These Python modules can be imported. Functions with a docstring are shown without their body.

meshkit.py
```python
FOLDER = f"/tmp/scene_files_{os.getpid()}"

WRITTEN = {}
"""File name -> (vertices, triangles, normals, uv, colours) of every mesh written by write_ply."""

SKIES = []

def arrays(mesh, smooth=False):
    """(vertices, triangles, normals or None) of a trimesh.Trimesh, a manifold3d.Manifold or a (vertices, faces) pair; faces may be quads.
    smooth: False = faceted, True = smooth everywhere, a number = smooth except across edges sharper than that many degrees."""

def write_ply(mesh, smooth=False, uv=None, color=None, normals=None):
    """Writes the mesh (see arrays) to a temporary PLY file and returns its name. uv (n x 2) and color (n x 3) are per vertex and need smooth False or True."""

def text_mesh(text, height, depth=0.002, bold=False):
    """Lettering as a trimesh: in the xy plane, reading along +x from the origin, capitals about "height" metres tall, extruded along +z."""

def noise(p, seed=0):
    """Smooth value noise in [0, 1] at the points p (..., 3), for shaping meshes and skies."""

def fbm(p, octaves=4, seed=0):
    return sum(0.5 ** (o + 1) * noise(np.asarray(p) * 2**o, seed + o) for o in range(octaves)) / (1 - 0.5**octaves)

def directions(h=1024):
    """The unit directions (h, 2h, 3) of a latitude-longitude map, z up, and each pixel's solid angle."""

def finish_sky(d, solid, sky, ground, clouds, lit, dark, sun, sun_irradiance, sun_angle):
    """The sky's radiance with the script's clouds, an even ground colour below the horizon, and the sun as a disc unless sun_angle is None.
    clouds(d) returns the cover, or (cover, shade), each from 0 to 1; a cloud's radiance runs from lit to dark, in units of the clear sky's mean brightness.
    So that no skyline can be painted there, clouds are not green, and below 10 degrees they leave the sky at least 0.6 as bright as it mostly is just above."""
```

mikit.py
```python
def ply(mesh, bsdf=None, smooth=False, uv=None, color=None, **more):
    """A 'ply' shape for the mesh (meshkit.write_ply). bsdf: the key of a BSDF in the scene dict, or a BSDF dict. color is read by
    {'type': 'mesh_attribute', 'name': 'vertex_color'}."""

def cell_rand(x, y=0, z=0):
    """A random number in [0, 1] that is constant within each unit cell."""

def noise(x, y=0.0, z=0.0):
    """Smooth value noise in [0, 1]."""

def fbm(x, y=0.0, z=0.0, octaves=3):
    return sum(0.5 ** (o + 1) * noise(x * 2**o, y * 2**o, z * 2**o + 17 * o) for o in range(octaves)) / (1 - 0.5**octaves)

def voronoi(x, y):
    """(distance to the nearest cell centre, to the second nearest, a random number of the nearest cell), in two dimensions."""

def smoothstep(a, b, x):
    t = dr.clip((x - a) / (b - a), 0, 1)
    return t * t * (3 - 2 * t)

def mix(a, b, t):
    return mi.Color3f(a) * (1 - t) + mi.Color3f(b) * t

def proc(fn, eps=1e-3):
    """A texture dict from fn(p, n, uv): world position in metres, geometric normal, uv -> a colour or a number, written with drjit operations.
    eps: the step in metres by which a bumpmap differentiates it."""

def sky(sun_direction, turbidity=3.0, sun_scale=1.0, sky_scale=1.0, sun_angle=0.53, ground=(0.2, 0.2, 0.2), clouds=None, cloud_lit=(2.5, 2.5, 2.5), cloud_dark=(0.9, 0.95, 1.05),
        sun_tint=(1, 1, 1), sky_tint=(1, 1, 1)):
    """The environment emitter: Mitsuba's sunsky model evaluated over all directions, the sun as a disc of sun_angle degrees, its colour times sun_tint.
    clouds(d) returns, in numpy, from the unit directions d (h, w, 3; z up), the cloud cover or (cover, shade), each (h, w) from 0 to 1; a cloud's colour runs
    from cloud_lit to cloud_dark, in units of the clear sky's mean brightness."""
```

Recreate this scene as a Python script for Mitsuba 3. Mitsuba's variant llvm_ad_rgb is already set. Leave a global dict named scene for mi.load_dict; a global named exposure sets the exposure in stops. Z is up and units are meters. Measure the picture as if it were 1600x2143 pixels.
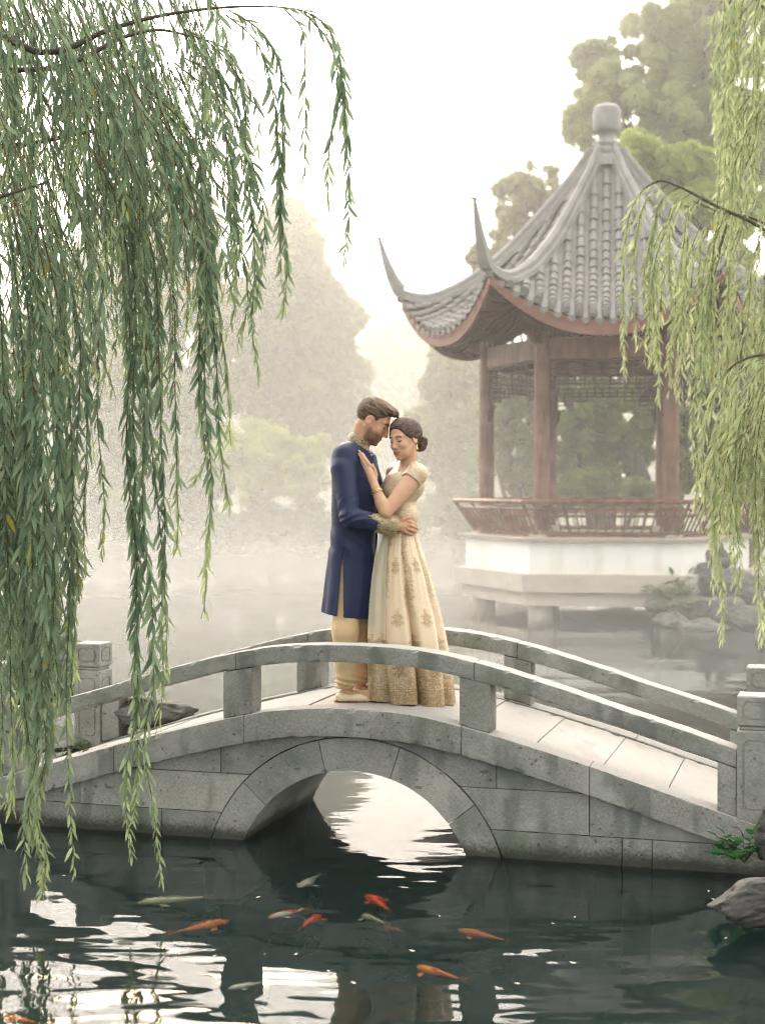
import math, random
import numpy as np, trimesh, shapely, manifold3d as m3
import shapely.geometry as sg
import drjit as dr
import mitsuba as mi
import mikit, meshkit
from mikit import proc, noise, fbm, voronoi, cell_rand, smoothstep, mix

T = mi.ScalarTransform4f
scene, labels = {}, {}
EYE, FOC, HOR = 2.09, 3200.0, 1015.0            # eye height over the water, focal length and horizon of the 1600 px wide photograph

# ---- camera, air, sky, exposure ------------------------------------------------------------------
PITCH = (1071.5 - HOR) / FOC                       # the camera looks down by one degree
AIR = (np.array([-85.0, -25, -3]), np.array([85.0, 91, 22]))        # the box of misty air: thin here, thicker over the pond and low down
def mist(n=(52, 116, 85)):
    z, y, x = np.meshgrid(*[np.linspace(AIR[0][k] + .5 * (AIR[1] - AIR[0])[k] / m, AIR[1][k] - .5 * (AIR[1] - AIR[0])[k] / m, m) for k, m in ((2, n[0]), (1, n[1]), (0, n[2]))], indexing='ij')
    P = np.stack([x, y, z], -1)
    out = np.clip((y - 9.5) / 16, 0, 1); out = .0003 + .0052 * out ** 1.1 + .0185 * np.clip((y - 28) / 10, 0, 1)
    low = np.exp(-np.maximum(z, 0) / 1.6) * np.clip((y - 9) / 5, 0, 1) * (.35 + 1.3 * meshkit.fbm(P * [.16, .16, .5], 3, 5))
    wisp = .45 + 1.1 * meshkit.fbm(P * [.09, .09, .14], 3, 9)
    return (out * wisp + (.022 + .030 * np.clip((y - 24) / 12, 0, 1) * (x < 4)) * low).astype(np.float32)[..., None]
scene['haze_medium'] = {'type': 'heterogeneous', 'albedo': {'type': 'constvolume', 'value': {'type': 'rgb', 'value': [0.99, 0.98, 0.965]}},
                        'sigma_t': {'type': 'gridvolume', 'grid': mi.VolumeGrid(mist()), 'filter_type': 'trilinear', 'to_world': T().translate(AIR[0].tolist()).scale((AIR[1] - AIR[0]).tolist())},
                        'phase': {'type': 'hg', 'g': 0.52}}
scene['pond_medium'] = {'type': 'homogeneous', 'albedo': {'type': 'rgb', 'value': [.072, .140, .130]}, 'sigma_t': 1.9}     # murky green water
scene['camera'] = {'type': 'thinlens', 'fov': 2 * math.degrees(math.atan(800 / FOC)), 'fov_axis': 'x', 'aperture_radius': 0.0122,
                   'focus_distance': 9.2, 'near_clip': 0.05, 'far_clip': 2000.0, 
                   'to_world': T().look_at(origin=[0, 0, EYE], target=[0, 10, EYE - 10 * PITCH], up=[0, 0, 1]),
                   'medium': {'type': 'ref', 'id': 'haze_medium'}}
SUN = np.array([-0.10, math.cos(math.radians(27)), math.sin(math.radians(27))]); SUN /= np.linalg.norm(SUN)
def overcast(d):                                  # thin bright mist: white round the veiled sun, duller away from it
    c = np.clip(d @ SUN, -1, 1)
    a = np.degrees(np.arccos(c))
    t = np.clip(a / 95.0, 0, 1)
    shade = t ** 0.85
    return np.ones(a.shape), shade
scene['sky'] = mikit.sky(SUN.tolist(), turbidity=5, sun_scale=0.15, sun_angle=16, sky_scale=1.0, clouds=overcast,
                         cloud_lit=(6.65, 6.2, 5.75), cloud_dark=(1.60, 1.59, 1.53), sun_tint=(1.0, 0.90, 0.74))
exposure = 3.68
# ---- helpers ---------------------------------------------------------------------------------------
def lin(r, g, b):
    """sRGB 0..255 to linear."""
    return [((c / 255 + .055) / 1.055) ** 2.4 if c > 10 else c / 255 / 12.92 for c in (r, g, b)]
def at(px, py, Y):
    """the point seen at a pixel of the photograph, at depth Y"""
    c, s = 1 / math.hypot(1, PITCH), PITCH / math.hypot(1, PITCH)
    x, d = (px - 800) / FOC, (1071.5 - py) / FOC
    k = Y / (c + s * d)
    return np.array([x * k, Y, EYE + (d * c - s) * k])
_count = {}
def numbered(key):
    n = _count.get(key, -1) + 1; _count[key] = n
    return key if n == 0 else f'{key}_{n:03d}'
def obj(name, mesh, bsdf, parent=None, smooth=False, **kw):
    key = numbered(name if parent is None else parent + '__' + name)
    scene[key] = mikit.ply(mesh, 'material_' + bsdf, smooth, **kw)
    return key
def thing(name, label, cat, group=None):
    key = numbered(name); labels[key] = {'label': label, 'category': cat}
    if group: labels[key]['group'] = group
    return key
def tag(key, label=None, cat=None, group=None, kind=None):
    d = labels.setdefault(key, {})
    for k, v in (('label', label), ('category', cat), ('group', group), ('kind', kind)):
        if v: d[k] = v
    return key
def cat(ms):
    vs, fs, n = [], [], 0
    for m in ms:
        v, f = (m.vertices, m.faces) if hasattr(m, 'vertices') else (np.asarray(m[0]), np.asarray(m[1]))
        if f.shape[1] == 4: f = np.vstack([f[:, [0, 1, 2]], f[:, [0, 2, 3]]])
        vs.append(v); fs.append(f + n); n += len(v)
    return np.vstack(vs), np.vstack(fs)
def box(x0, x1, y0, y1, z0, z1):
    m = trimesh.creation.box((x1 - x0, y1 - y0, z1 - z0)); m.apply_translation(((x0 + x1) / 2, (y0 + y1) / 2, (z0 + z1) / 2)); return m
def rbox(sx, sy, sz, r=.01, c=(0, 0, 0)):
    """a box with bevelled edges"""
    p = []
    for a in (-1, 1):
        for b in (-1, 1):
            for d in (-1, 1):
                p += [(a * (sx / 2 - r), b * (sy / 2 - r), d * sz / 2), (a * (sx / 2 - r), b * sy / 2, d * (sz / 2 - r)), (a * sx / 2, b * (sy / 2 - r), d * (sz / 2 - r))]
    return trimesh.convex.convex_hull(np.array(p) + c)
def bar(a, b, w, h=None, up=(0, 0, 1), r=0.0):
    """a straight bar from a to b, w across and h along up"""
    a, b = np.asarray(a, float), np.asarray(b, float); h = h or w
    d = b - a; L = np.linalg.norm(d); d /= L
    x = np.cross(d, up); x /= np.linalg.norm(x); z = np.cross(x, d)
    m = rbox(w, L, h, r) if r else trimesh.creation.box((w, L, h))
    M = np.eye(4); M[:3, 0], M[:3, 1], M[:3, 2], M[:3, 3] = x, d, z, (a + b) / 2
    m.apply_transform(M); return m
def tube(pts, rad, sides=8, cap=True):
    """a tapered tube along a polyline"""
    p = np.asarray(pts, float); n = len(p); rad = np.broadcast_to(rad, n)
    t = np.gradient(p, axis=0); t /= np.linalg.norm(t, axis=1, keepdims=True) + 1e-12
    ref = np.array([0, 0, 1.0]) if abs(t[:, 2]).mean() < .8 else np.array([1.0, 0, 0])
    a = np.cross(t, ref); a /= np.linalg.norm(a, axis=1, keepdims=True) + 1e-12; b = np.cross(t, a)
    ang = np.arange(sides) * 2 * np.pi / sides
    v = (p[:, None] + rad[:, None, None] * (np.cos(ang)[None, :, None] * a[:, None] + np.sin(ang)[None, :, None] * b[:, None])).reshape(-1, 3)
    i, j = np.meshgrid(np.arange(n - 1), np.arange(sides), indexing='ij')
    q = np.stack([i * sides + j, i * sides + (j + 1) % sides, (i + 1) * sides + (j + 1) % sides, (i + 1) * sides + j], -1).reshape(-1, 4)
    f = np.vstack([q[:, [0, 2, 1]], q[:, [0, 3, 2]]])
    if cap:
        v = np.vstack([v, p[:1], p[-1:]]); k = np.arange(sides)
        f = np.vstack([f, np.stack([k, (k + 1) % sides, np.full(sides, n * sides)], 1), np.stack([(k + 1) % sides + (n - 1) * sides, k + (n - 1) * sides, np.full(sides, n * sides + 1)], 1)])
    return v, f[:, ::-1]
def spline(pts, n):
    """Catmull-Rom through the points, n samples"""
    p = np.asarray(pts, float); p = np.vstack([2 * p[0] - p[1], p, 2 * p[-1] - p[-2]])
    t = np.linspace(0, len(p) - 3 - 1e-9, n); i = t.astype(int); u = (t - i)[:, None]
    a, b, c, d = p[i], p[i + 1], p[i + 2], p[i + 3]
    return .5 * (2 * b + (c - a) * u + (2 * a - 5 * b + 4 * c - d) * u ** 2 + (3 * b - a - 3 * c + d) * u ** 3)
def lathe(prof, sides=24, c=(0, 0, 0)):
    p = np.asarray(prof, float); ang = np.arange(sides) * 2 * np.pi / sides; n = len(p)
    v = np.stack([p[:, None, 0] * np.cos(ang), p[:, None, 0] * np.sin(ang), np.repeat(p[:, 1:], sides, 1)], -1).reshape(-1, 3) + c
    i, j = np.meshgrid(np.arange(n - 1), np.arange(sides), indexing='ij')
    q = np.stack([i * sides + j, i * sides + (j + 1) % sides, (i + 1) * sides + (j + 1) % sides, (i + 1) * sides + j], -1).reshape(-1, 4)
    return v, np.vstack([q[:, [0, 1, 2]], q[:, [0, 2, 3]]])
def grid_mesh(P, wrap=False):
    """faces of a (n, m, 3) grid of points"""
    n, m = P.shape[:2]; i, j = np.meshgrid(np.arange(n - 1), np.arange(m if wrap else m - 1), indexing='ij'); k = (j + 1) % m
    q = np.stack([i * m + j, i * m + k, (i + 1) * m + k, (i + 1) * m + j], -1).reshape(-1, 4)
    return P.reshape(-1, 3), np.vstack([q[:, [0, 1, 2]], q[:, [0, 2, 3]]])
def rock_mesh(c, size, seed, sub=4, rough=.28, cut=6, flat=0.0):
    """a weathered boulder: planes cut off a ball, then noise"""
    rg = np.random.default_rng(seed)
    m = trimesh.creation.icosphere(sub); v = np.array(m.vertices)
    for k in range(cut):
        n = rg.normal(size=3); n[2] = abs(n[2]) * .8; n /= np.linalg.norm(n); d = rg.uniform(.55, .85)
        over = np.maximum(v @ n - d, 0); v -= over[:, None] * n * .9
    v *= 1 + rough * (meshkit.fbm(v * 1.6 + seed * 7.1, 3, seed)[:, None] - .5) * 1.6 + .10 * (meshkit.fbm(v * 6 + seed, 3, seed + 9)[:, None] - .5)
    a = rg.uniform(0, 6.28); R = np.array([[math.cos(a), -math.sin(a), 0], [math.sin(a), math.cos(a), 0], [0, 0, 1]])
    v = (v * np.asarray(size)) @ R.T + c
    return v, np.array(m.faces)

# implicit surfaces: distances on a grid, meshed by surface nets
def smin(a, b, k):
    h = np.clip(.5 + .5 * (b - a) / k, 0, 1); return b + (a - b) * h - k * h * (1 - h)
def smax(a, b, k): return -smin(-a, -b, k)
def rcone(P, a, b, ra, rb=None):
    a, b = np.asarray(a, float), np.asarray(b, float); rb = ra if rb is None else rb
    d = b - a; t = np.clip((P - a) @ d / max(d @ d, 1e-12), 0, 1)
    return np.linalg.norm(P - a - t[:, None] * d, axis=1) - (ra + (rb - ra) * t)
def chain(P, pts, rad, k=.0):
    out = None
    for i in range(len(pts) - 1):
        d = rcone(P, pts[i], pts[i + 1], rad[i], rad[i + 1]); out = d if out is None else (smin(out, d, k) if k else np.minimum(out, d))
    return out
def ell(P, c, r, R=None):
    q = P - np.asarray(c, float)
    if R is not None: q = q @ R
    r = np.asarray(r, float); k0 = np.linalg.norm(q / r, axis=1); k1 = np.linalg.norm(q / r ** 2, axis=1)
    return k0 * (k0 - 1) / np.maximum(k1, 1e-9)
def surface(fn, lo, hi, h, coarse=4):
    """the zero surface of fn in a box as (vertices, faces): a coarse look, then fine values near the surface only"""
    lo, hi = np.asarray(lo, float), np.asarray(hi, float)
    n = (np.ceil((hi - lo) / (h * coarse)).astype(int)) + 1
    def ev(P):
        return np.concatenate([fn(P[i:i + 400000]) for i in range(0, len(P), 400000)]) if len(P) else np.zeros(0)
    ax = [lo[k] + np.arange(n[k]) * h * coarse for k in range(3)]
    C = ev(np.stack(np.meshgrid(*ax, indexing='ij'), -1).reshape(-1, 3)).reshape(n)
    F = np.repeat(np.repeat(np.repeat(C, coarse, 0), coarse, 1), coarse, 2).astype(np.float32)
    near = np.abs(F) < h * coarse * 1.9
    idx = np.argwhere(near); F[near] = ev(lo + idx * h)
    s = F < 0; N = np.array(F.shape)
    c = [s[a:N[0] - 1 + a, b:N[1] - 1 + b, d:N[2] - 1 + d] for a in (0, 1) for b in (0, 1) for d in (0, 1)]
    act = np.zeros(N - 1, bool)
    for q in c[1:]: act |= q != c[0]
    ids = np.full(N - 1, -1, np.int64); cells = np.argwhere(act); ids[act] = np.arange(len(cells))
    acc, cnt = np.zeros((len(cells), 3)), np.zeros(len(cells))
    for d in range(3):
        e = np.eye(3, dtype=int)[d]
        for o in np.ndindex(2, 2, 2):
            o = np.array(o)
            if o[d]: continue
            a, b = cells + o, cells + o + e
            fa, fb = F[tuple(a.T)], F[tuple(b.T)]; x = (fa < 0) != (fb < 0)
            t = np.where(x, fa / np.where(x, fa - fb, 1), 0)
            acc[x] += o + t[x, None] * e; cnt[x] += 1
    V = lo + (cells + acc / cnt[:, None]) * h
    faces = []
    for d in range(3):
        e = np.eye(3, dtype=int)[d]; u, w = np.eye(3, dtype=int)[(d + 1) % 3], np.eye(3, dtype=int)[(d + 2) % 3]
        sl = [slice(1, -1)] * 3; sl[d] = slice(0, -1); sh = [slice(1, -1)] * 3; sh[d] = slice(1, None)
        x = s[tuple(sl)] != s[tuple(sh)]; p = np.argwhere(x); p = p + 1; p[:, d] -= 1
        ok = (p < N - 1).all(1); p = p[ok]
        inside = s[tuple(p.T)]
        q = np.stack([ids[tuple((p - u - w).T)], ids[tuple((p - w).T)], ids[tuple(p.T)], ids[tuple((p - u).T)]], 1)
        q = np.where(inside[:, None], q, q[:, ::-1]); faces.append(q[(q >= 0).all(1)])
    q = np.vstack(faces)
    return V, np.vstack([q[:, [0, 1, 2]], q[:, [0, 2, 3]]])
# ---- materials ---------------------------------------------------------------------------------------
def two(b): return {'type': 'twosided', 'bsdf': b}
def mat(key, color, rough=.6, spec=.5, bump=None, bscale=1.0, beps=2e-3, **kw):
    c = proc(color) if callable(color) else (color if isinstance(color, dict) else {'type': 'rgb', 'value': list(color)})
    b = {'type': 'principled', 'base_color': c, 'roughness': rough, 'specular': spec, **kw}
    if bump is not None: b = {'type': 'bumpmap', 'arbitrary': proc(bump, beps), 'bsdf': b, 'scale': bscale}
    scene['material_' + key] = two(b)
VC = {'type': 'mesh_attribute', 'name': 'vertex_color'}

def granite(tone, moss):
    def fn(p, n, uv):
        g = noise(p.x * 190, p.y * 190, p.z * 190); g2 = noise(p.x * 75 + 9, p.y * 75, p.z * 75)
        big = fbm(p.x * 3.1, p.y * 3.1, p.z * 3.1, 3)
        run = fbm(p.x * 13 + p.y * 9, p.y * 3, p.z * 1.7, 3)              # water runs down the faces
        side = 1 - smoothstep(.3, .8, dr.abs(n.z))
        t = .70 + .48 * g * g + .26 * (g2 - .5) + .42 * (big - .5)
        c = mi.Color3f(tone) * t
        c = mix(c, mi.Color3f(.060, .066, .060), .52 * smoothstep(.51, .73, run) * side)
        c = mix(c, mi.Color3f(.33, .33, .30), .35 * smoothstep(.60, .8, fbm(p.x * 6 + 5, p.y * 6, p.z * 5, 3)) * side)
        pits = smoothstep(.74, .84, noise(p.x * 46, p.y * 46, p.z * 46 + 3)) * smoothstep(.5, .62, fbm(p.x * 9, p.y * 9, p.z * 9 + 7, 2))
        c = c * (1 - .5 * pits)
        c = mix(c, mi.Color3f(.075, .095, .055), moss * smoothstep(.5, .72, fbm(p.x * 4 + 3, p.y * 4, p.z * 4 + 8, 3)) * side)
        c = mix(c, mi.Color3f(.33, .315, .295) * (.75 + .35 * g), .75 * smoothstep(.72, .93, n.z))        # upward faces paled in the colour, standing in for sky light on them
        wet = 1 - smoothstep(.02, .11, p.z + .05 * (big - .5) + .03 * (g2 - .5))
        return mix(c, mi.Color3f(.018, .020, .013), .9 * wet)
    return fn
def granite_bump(p, n, uv):
    return .0012 * noise(p.x * 150, p.y * 150, p.z * 150) + .003 * fbm(p.x * 22, p.y * 22, p.z * 22, 3)
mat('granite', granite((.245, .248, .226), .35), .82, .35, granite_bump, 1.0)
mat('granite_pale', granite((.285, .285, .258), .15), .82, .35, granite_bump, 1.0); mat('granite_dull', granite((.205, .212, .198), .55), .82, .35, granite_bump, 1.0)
def paver(p, n, uv):
    g = noise(p.x * 170, p.y * 170, p.z * 170); big = fbm(p.x * 2.6, p.y * 2.6, p.z * 2, 3)
    c = mi.Color3f(.335, .316, .292) * (.80 + .2 * g + .35 * (big - .5))
    st = smoothstep(.55, .75, fbm(p.x * 7, p.y * 3, 1.5, 3))
    return mix(c, mi.Color3f(.19, .165, .135), .28 * st)
mat('paver', paver, .8, .3, granite_bump, .8)
mat('mortar', (.12, .12, .108), .9, .2)

def rockc(p, n, uv):
    b = fbm(p.x * 3, p.y * 3, p.z * 4, 4); s = fbm(p.x * 14, p.y * 14, p.z * 26, 3)
    c = mix(mi.Color3f(.040, .041, .038), mi.Color3f(.150, .145, .135), smoothstep(.3, .72, b * .6 + s * .4))
    c = mix(c, mi.Color3f(.05, .075, .03), .5 * smoothstep(.52, .7, fbm(p.x * 5 + 4, p.y * 5, p.z * 5, 3)) * smoothstep(.2, .8, n.z))
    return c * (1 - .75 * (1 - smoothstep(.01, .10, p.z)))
mat('rock_shaded', lambda p, n, uv: rockc(p, n, uv) * .42, .7, .4, lambda p, n, uv: .05 * fbm(p.x * 11, p.y * 11, p.z * 18, 4), 1.0, 4e-3)  # rock colour darkened all over: the shade of the trees put into it
mat('rock', rockc, .75, .4, lambda p, n, uv: .03 * fbm(p.x * 9, p.y * 9, p.z * 16, 4), 1.0, 4e-3)
def earthc(p, n, uv):
    b = fbm(p.x * 1.3, p.y * 1.3, p.z, 4); s = noise(p.x * 12, p.y * 12, p.z * 12)
    c = mix(mi.Color3f(.06, .085, .03), mi.Color3f(.13, .13, .07), b) * (.7 + .5 * s)
    mud = 1 - smoothstep(-.10, .12, p.z)
    return mix(c, mi.Color3f(.014, .036, .037) * (.7 + .6 * b), mud)
mat('earth', earthc, .95, .1)
scene['material_water_surface'] = {'type': 'dielectric', 'int_ior': 1.333, 'ext_ior': 1.0}
def woodc(p, n, uv):
    g = fbm(p.x * 16, p.y * 16, p.z * 2.2, 3); w = fbm(p.x * 2, p.y * 2, p.z * 3, 3)
    return mix(mi.Color3f(.080, .032, .022), mi.Color3f(.18, .080, .056), smoothstep(.25, .75, .5 * g + .5 * w))
mat('wood', woodc, .5, .5)
mat('wood_dark', (.045, .024, .019), .6, .4)
mat('fascia', lambda p, n, uv: mi.Color3f(.19, .088, .068) * (.75 + .5 * fbm(p.x * 4, p.y * 4, p.z * 4, 3)), .6, .4)
def plasterc(p, n, uv):
    b = fbm(p.x * 1.2, p.y * 1.2, p.z * 2, 4); d = fbm(p.x * 5 + p.y * 4, p.y, p.z * 1.1, 3)
    c = mi.Color3f(.80, .79, .76) * (.94 + .12 * (b - .5))
    return mix(c, mi.Color3f(.48, .45, .38), .30 * smoothstep(.55, .8, d) + .25 * (1 - smoothstep(.75, .98, p.z)))
mat('plaster', plasterc, .85, .2)
mat('limestone', lambda p, n, uv: mi.Color3f(.42, .38, .33) * (.82 + .36 * fbm(p.x * 3, p.y * 3, p.z * 5, 4)), .8, .3)
def tilec(p, n, uv):
    b = fbm(p.x * 2.3, p.y * 2.3, p.z * 2.3, 3); s = noise(p.x * 40, p.y * 40, p.z * 40)
    k = cell_rand(p.x * 4.2, p.y * 4.2, p.z * 5.5)
    c = mix(mi.Color3f(.092, .088, .085), mi.Color3f(.215, .205, .195), .55 * b + .25 * s + .25 * k)
    return mix(c, mi.Color3f(.075, .095, .06), .35 * smoothstep(.55, .75, fbm(p.x * 3, p.y * 3 + 6, p.z * 3, 3)))
mat('roof_tile', tilec, .6, .5)
mat('ridge_tile', lambda p, n, uv: mix(mi.Color3f(.135, .132, .128), mi.Color3f(.275, .265, .255), fbm(p.x * 3, p.y * 3, p.z * 3, 4)), .6, .5)
def barkc(p, n, uv):
    return mix(mi.Color3f(.035, .028, .020), mi.Color3f(.11, .095, .075), fbm(p.x * 14, p.y * 14, p.z * 3.5, 4))
mat('bark', barkc, .9, .2)
mat('twig', (.10, .075, .035), .7, .3)
def leafmat(key, trans, rough=.42):
    scene['material_' + key] = {'type': 'principledthin', 'base_color': VC, 'roughness': rough, 'diff_trans': trans, 'eta': 1.45}
leafmat('leaf', 1.05)
leafmat('leaf_far', .9, .7)
# ---- ground, pond, air -------------------------------------------------------------------------------
SHORE = sg.Polygon([(-12, 2.2), (-4.2, 5.2), (-2.75, 7.4), (-2.45, 8.8), (-2.55, 10.2), (-2.35, 11.0), (-3.0, 12.2), (-5, 14.5), (-9, 20), (-15, 32), (-13, 42), (-6, 45.5), (0, 46.5), (3.5, 45), (5.5, 38),
                    (6.6, 30), (6.9, 26.5), (5.6, 24.7), (4.9, 23.9), (5.4, 22.9), (6.9, 22), (6.4, 17), (4.6, 12), (2.75, 9.4), (2.15, 8.6), (2.0, 7.9), (2.25, 7.0), (3.6, 5), (12, 2.2)])
def ground_z(x, y):
    pts = shapely.points(np.stack([x.ravel(), y.ravel()], -1))
    d = shapely.distance(pts, SHORE.exterior); d = np.where(shapely.contains(SHORE, pts), -d, d).reshape(x.shape)
    P = np.stack([x, y, 0 * x], -1)
    bank = .02 + .34 * np.clip(d / .7, 0, 1) + .35 * np.clip((d - 2) / 12, 0, 1) * (meshkit.fbm(P * .21, 3, 3) * 1.5)
    bed = np.maximum(-1.1, d * 1.15)
    return np.where(d > 0, bank, bed) + .05 * (meshkit.fbm(P * 1.9, 3, 5) - .5) * (d > -.3)
gx = np.unique(np.concatenate([np.linspace(-400, -30, 20), np.linspace(-30, -6, 33), np.linspace(-6, 8, 90), np.linspace(8, 30, 33), np.linspace(30, 400, 20)]))
gy = np.unique(np.concatenate([np.linspace(-60, 0, 10), np.linspace(0, 14, 90), np.linspace(14, 34, 56), np.linspace(34, 70, 50), np.linspace(70, 900, 30)]))
X, Y = np.meshgrid(gx, gy, indexing='ij')
_v, _f = grid_mesh(np.stack([X, Y, ground_z(X, Y)], -1))
tag(obj('ground', (_v, _f[:, ::-1]), 'earth', smooth=True), 'earth bank and pond bed under the garden', 'ground', kind='structure')

def ripple(x, y):
    """height of the pond's surface"""
    P = np.stack([x, y, 0 * x], -1)
    gust = .25 + 1.2 * np.clip(meshkit.fbm(P * [.55, .8, 1], 3, 21) * 2.2 - .72, 0, 1)
    rg = np.random.default_rng(4); z = 0 * x
    for k in range(26):
        lam = .075 * 1.165 ** k * rg.uniform(.9, 1.1)
        if lam > 1.6: break
        a = rg.normal(1.45, .55); kx, ky = math.cos(a) * 2 * math.pi / lam, math.sin(a) * 2 * math.pi / lam
        wob = meshkit.noise(P * (.9 / lam ** .5) + k * 3.3, k)
        z = z + .00120 * lam ** .86 * np.sin(kx * x + ky * y + rg.uniform(0, 6.28) + 5 * wob) * (.3 + 1.4 * wob)
    return z * gust * (.62 + .30 * np.clip((6.9 - y) / .8, 0, 1) * (x < .9))
def sheet(x0, x1, y0, y1, dx, dy, amp=1.0):
    X, Y = np.meshgrid(np.linspace(x0, x1, int((x1 - x0) / dx) + 1), np.linspace(y0, y1, int((y1 - y0) / dy) + 1), indexing='ij')
    e = np.minimum(np.minimum(X - x0, x1 - X), np.minimum(Y - y0, y1 - Y)); e = np.clip(e / .3, 0, 1)
    v, f = grid_mesh(np.stack([X, Y, ripple(X, Y) * e * amp], -1)); return v, f[:, ::-1]
water = cat([sheet(-3.6, 3.6, 3.6, 12.5, .026, .018), sheet(-9, 9, 12.5, 30, .10, .06, .8),
             sheet(-60, -9, 12.5, 30, 10, 5, 0), sheet(9, 60, 12.5, 30, 10, 5, 0), sheet(-60, -3.6, 3.6, 12.5, 10, 4, 0), sheet(3.6, 60, 3.6, 12.5, 10, 4, 0),
             sheet(-60, 60, .5, 3.6, 10, 3, 0), sheet(-60, 60, 30, 60, 10, 5, 0)])
tag(obj('water', water, 'water_surface', smooth=True, interior={'type': 'ref', 'id': 'pond_medium'}, exterior={'type': 'ref', 'id': 'haze_medium'}), 'dark rippled pond water', 'water', kind='structure')

scene['haze'] = {'type': 'cube', 'to_world': T().translate(((AIR[0] + AIR[1]) / 2).tolist()).scale(((AIR[1] - AIR[0]) / 2).tolist()), 'bsdf': {'type': 'null'}, 'interior': {'type': 'ref', 'id': 'haze_medium'}}
tag('haze', 'pale morning mist over the pond', 'mist', kind='stuff')
# ---- the stone bridge: s along it, v across it (0 = the near wall's face), z up -----------------------------
B0, BU = np.array([-1.916, 9.289]), np.array([.95996, -.28015]); BV = np.array([.28015, .95996]); SC = 1.80
def BW(P):
    P = np.asarray(P, float); xy = B0 + P[..., :1] * BU + P[..., 1:2] * BV
    return np.concatenate([xy, P[..., 2:3]], -1)
_t = [0, .2, .4, .7, 1.1, 1.45, 1.85, 2.1, 2.3, 2.6]
from scipy.interpolate import PchipInterpolator as Pchip
_ev = lambda ts, zs: Pchip(np.concatenate([-np.array(ts[:0:-1]), ts]), np.concatenate([zs[:0:-1], zs]))
RAIL = _ev([0, .2, .4, .7, 1.2, 1.6, 1.9, 2.2, 2.6], [1.172, 1.168, 1.155, 1.106, .975, .853, .765, .668, .54])
DECK = _ev(_t, [.806, .802, .785, .728, .630, .532, .410, .335, .275, .20])
WALLTOP = lambda s: DECK(s - SC) - .165
bridge = thing('stone_footbridge', 'small arched grey stone footbridge with low curved rails over the pond', 'bridge')
rgb_ = np.random.default_rng(11)
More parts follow.
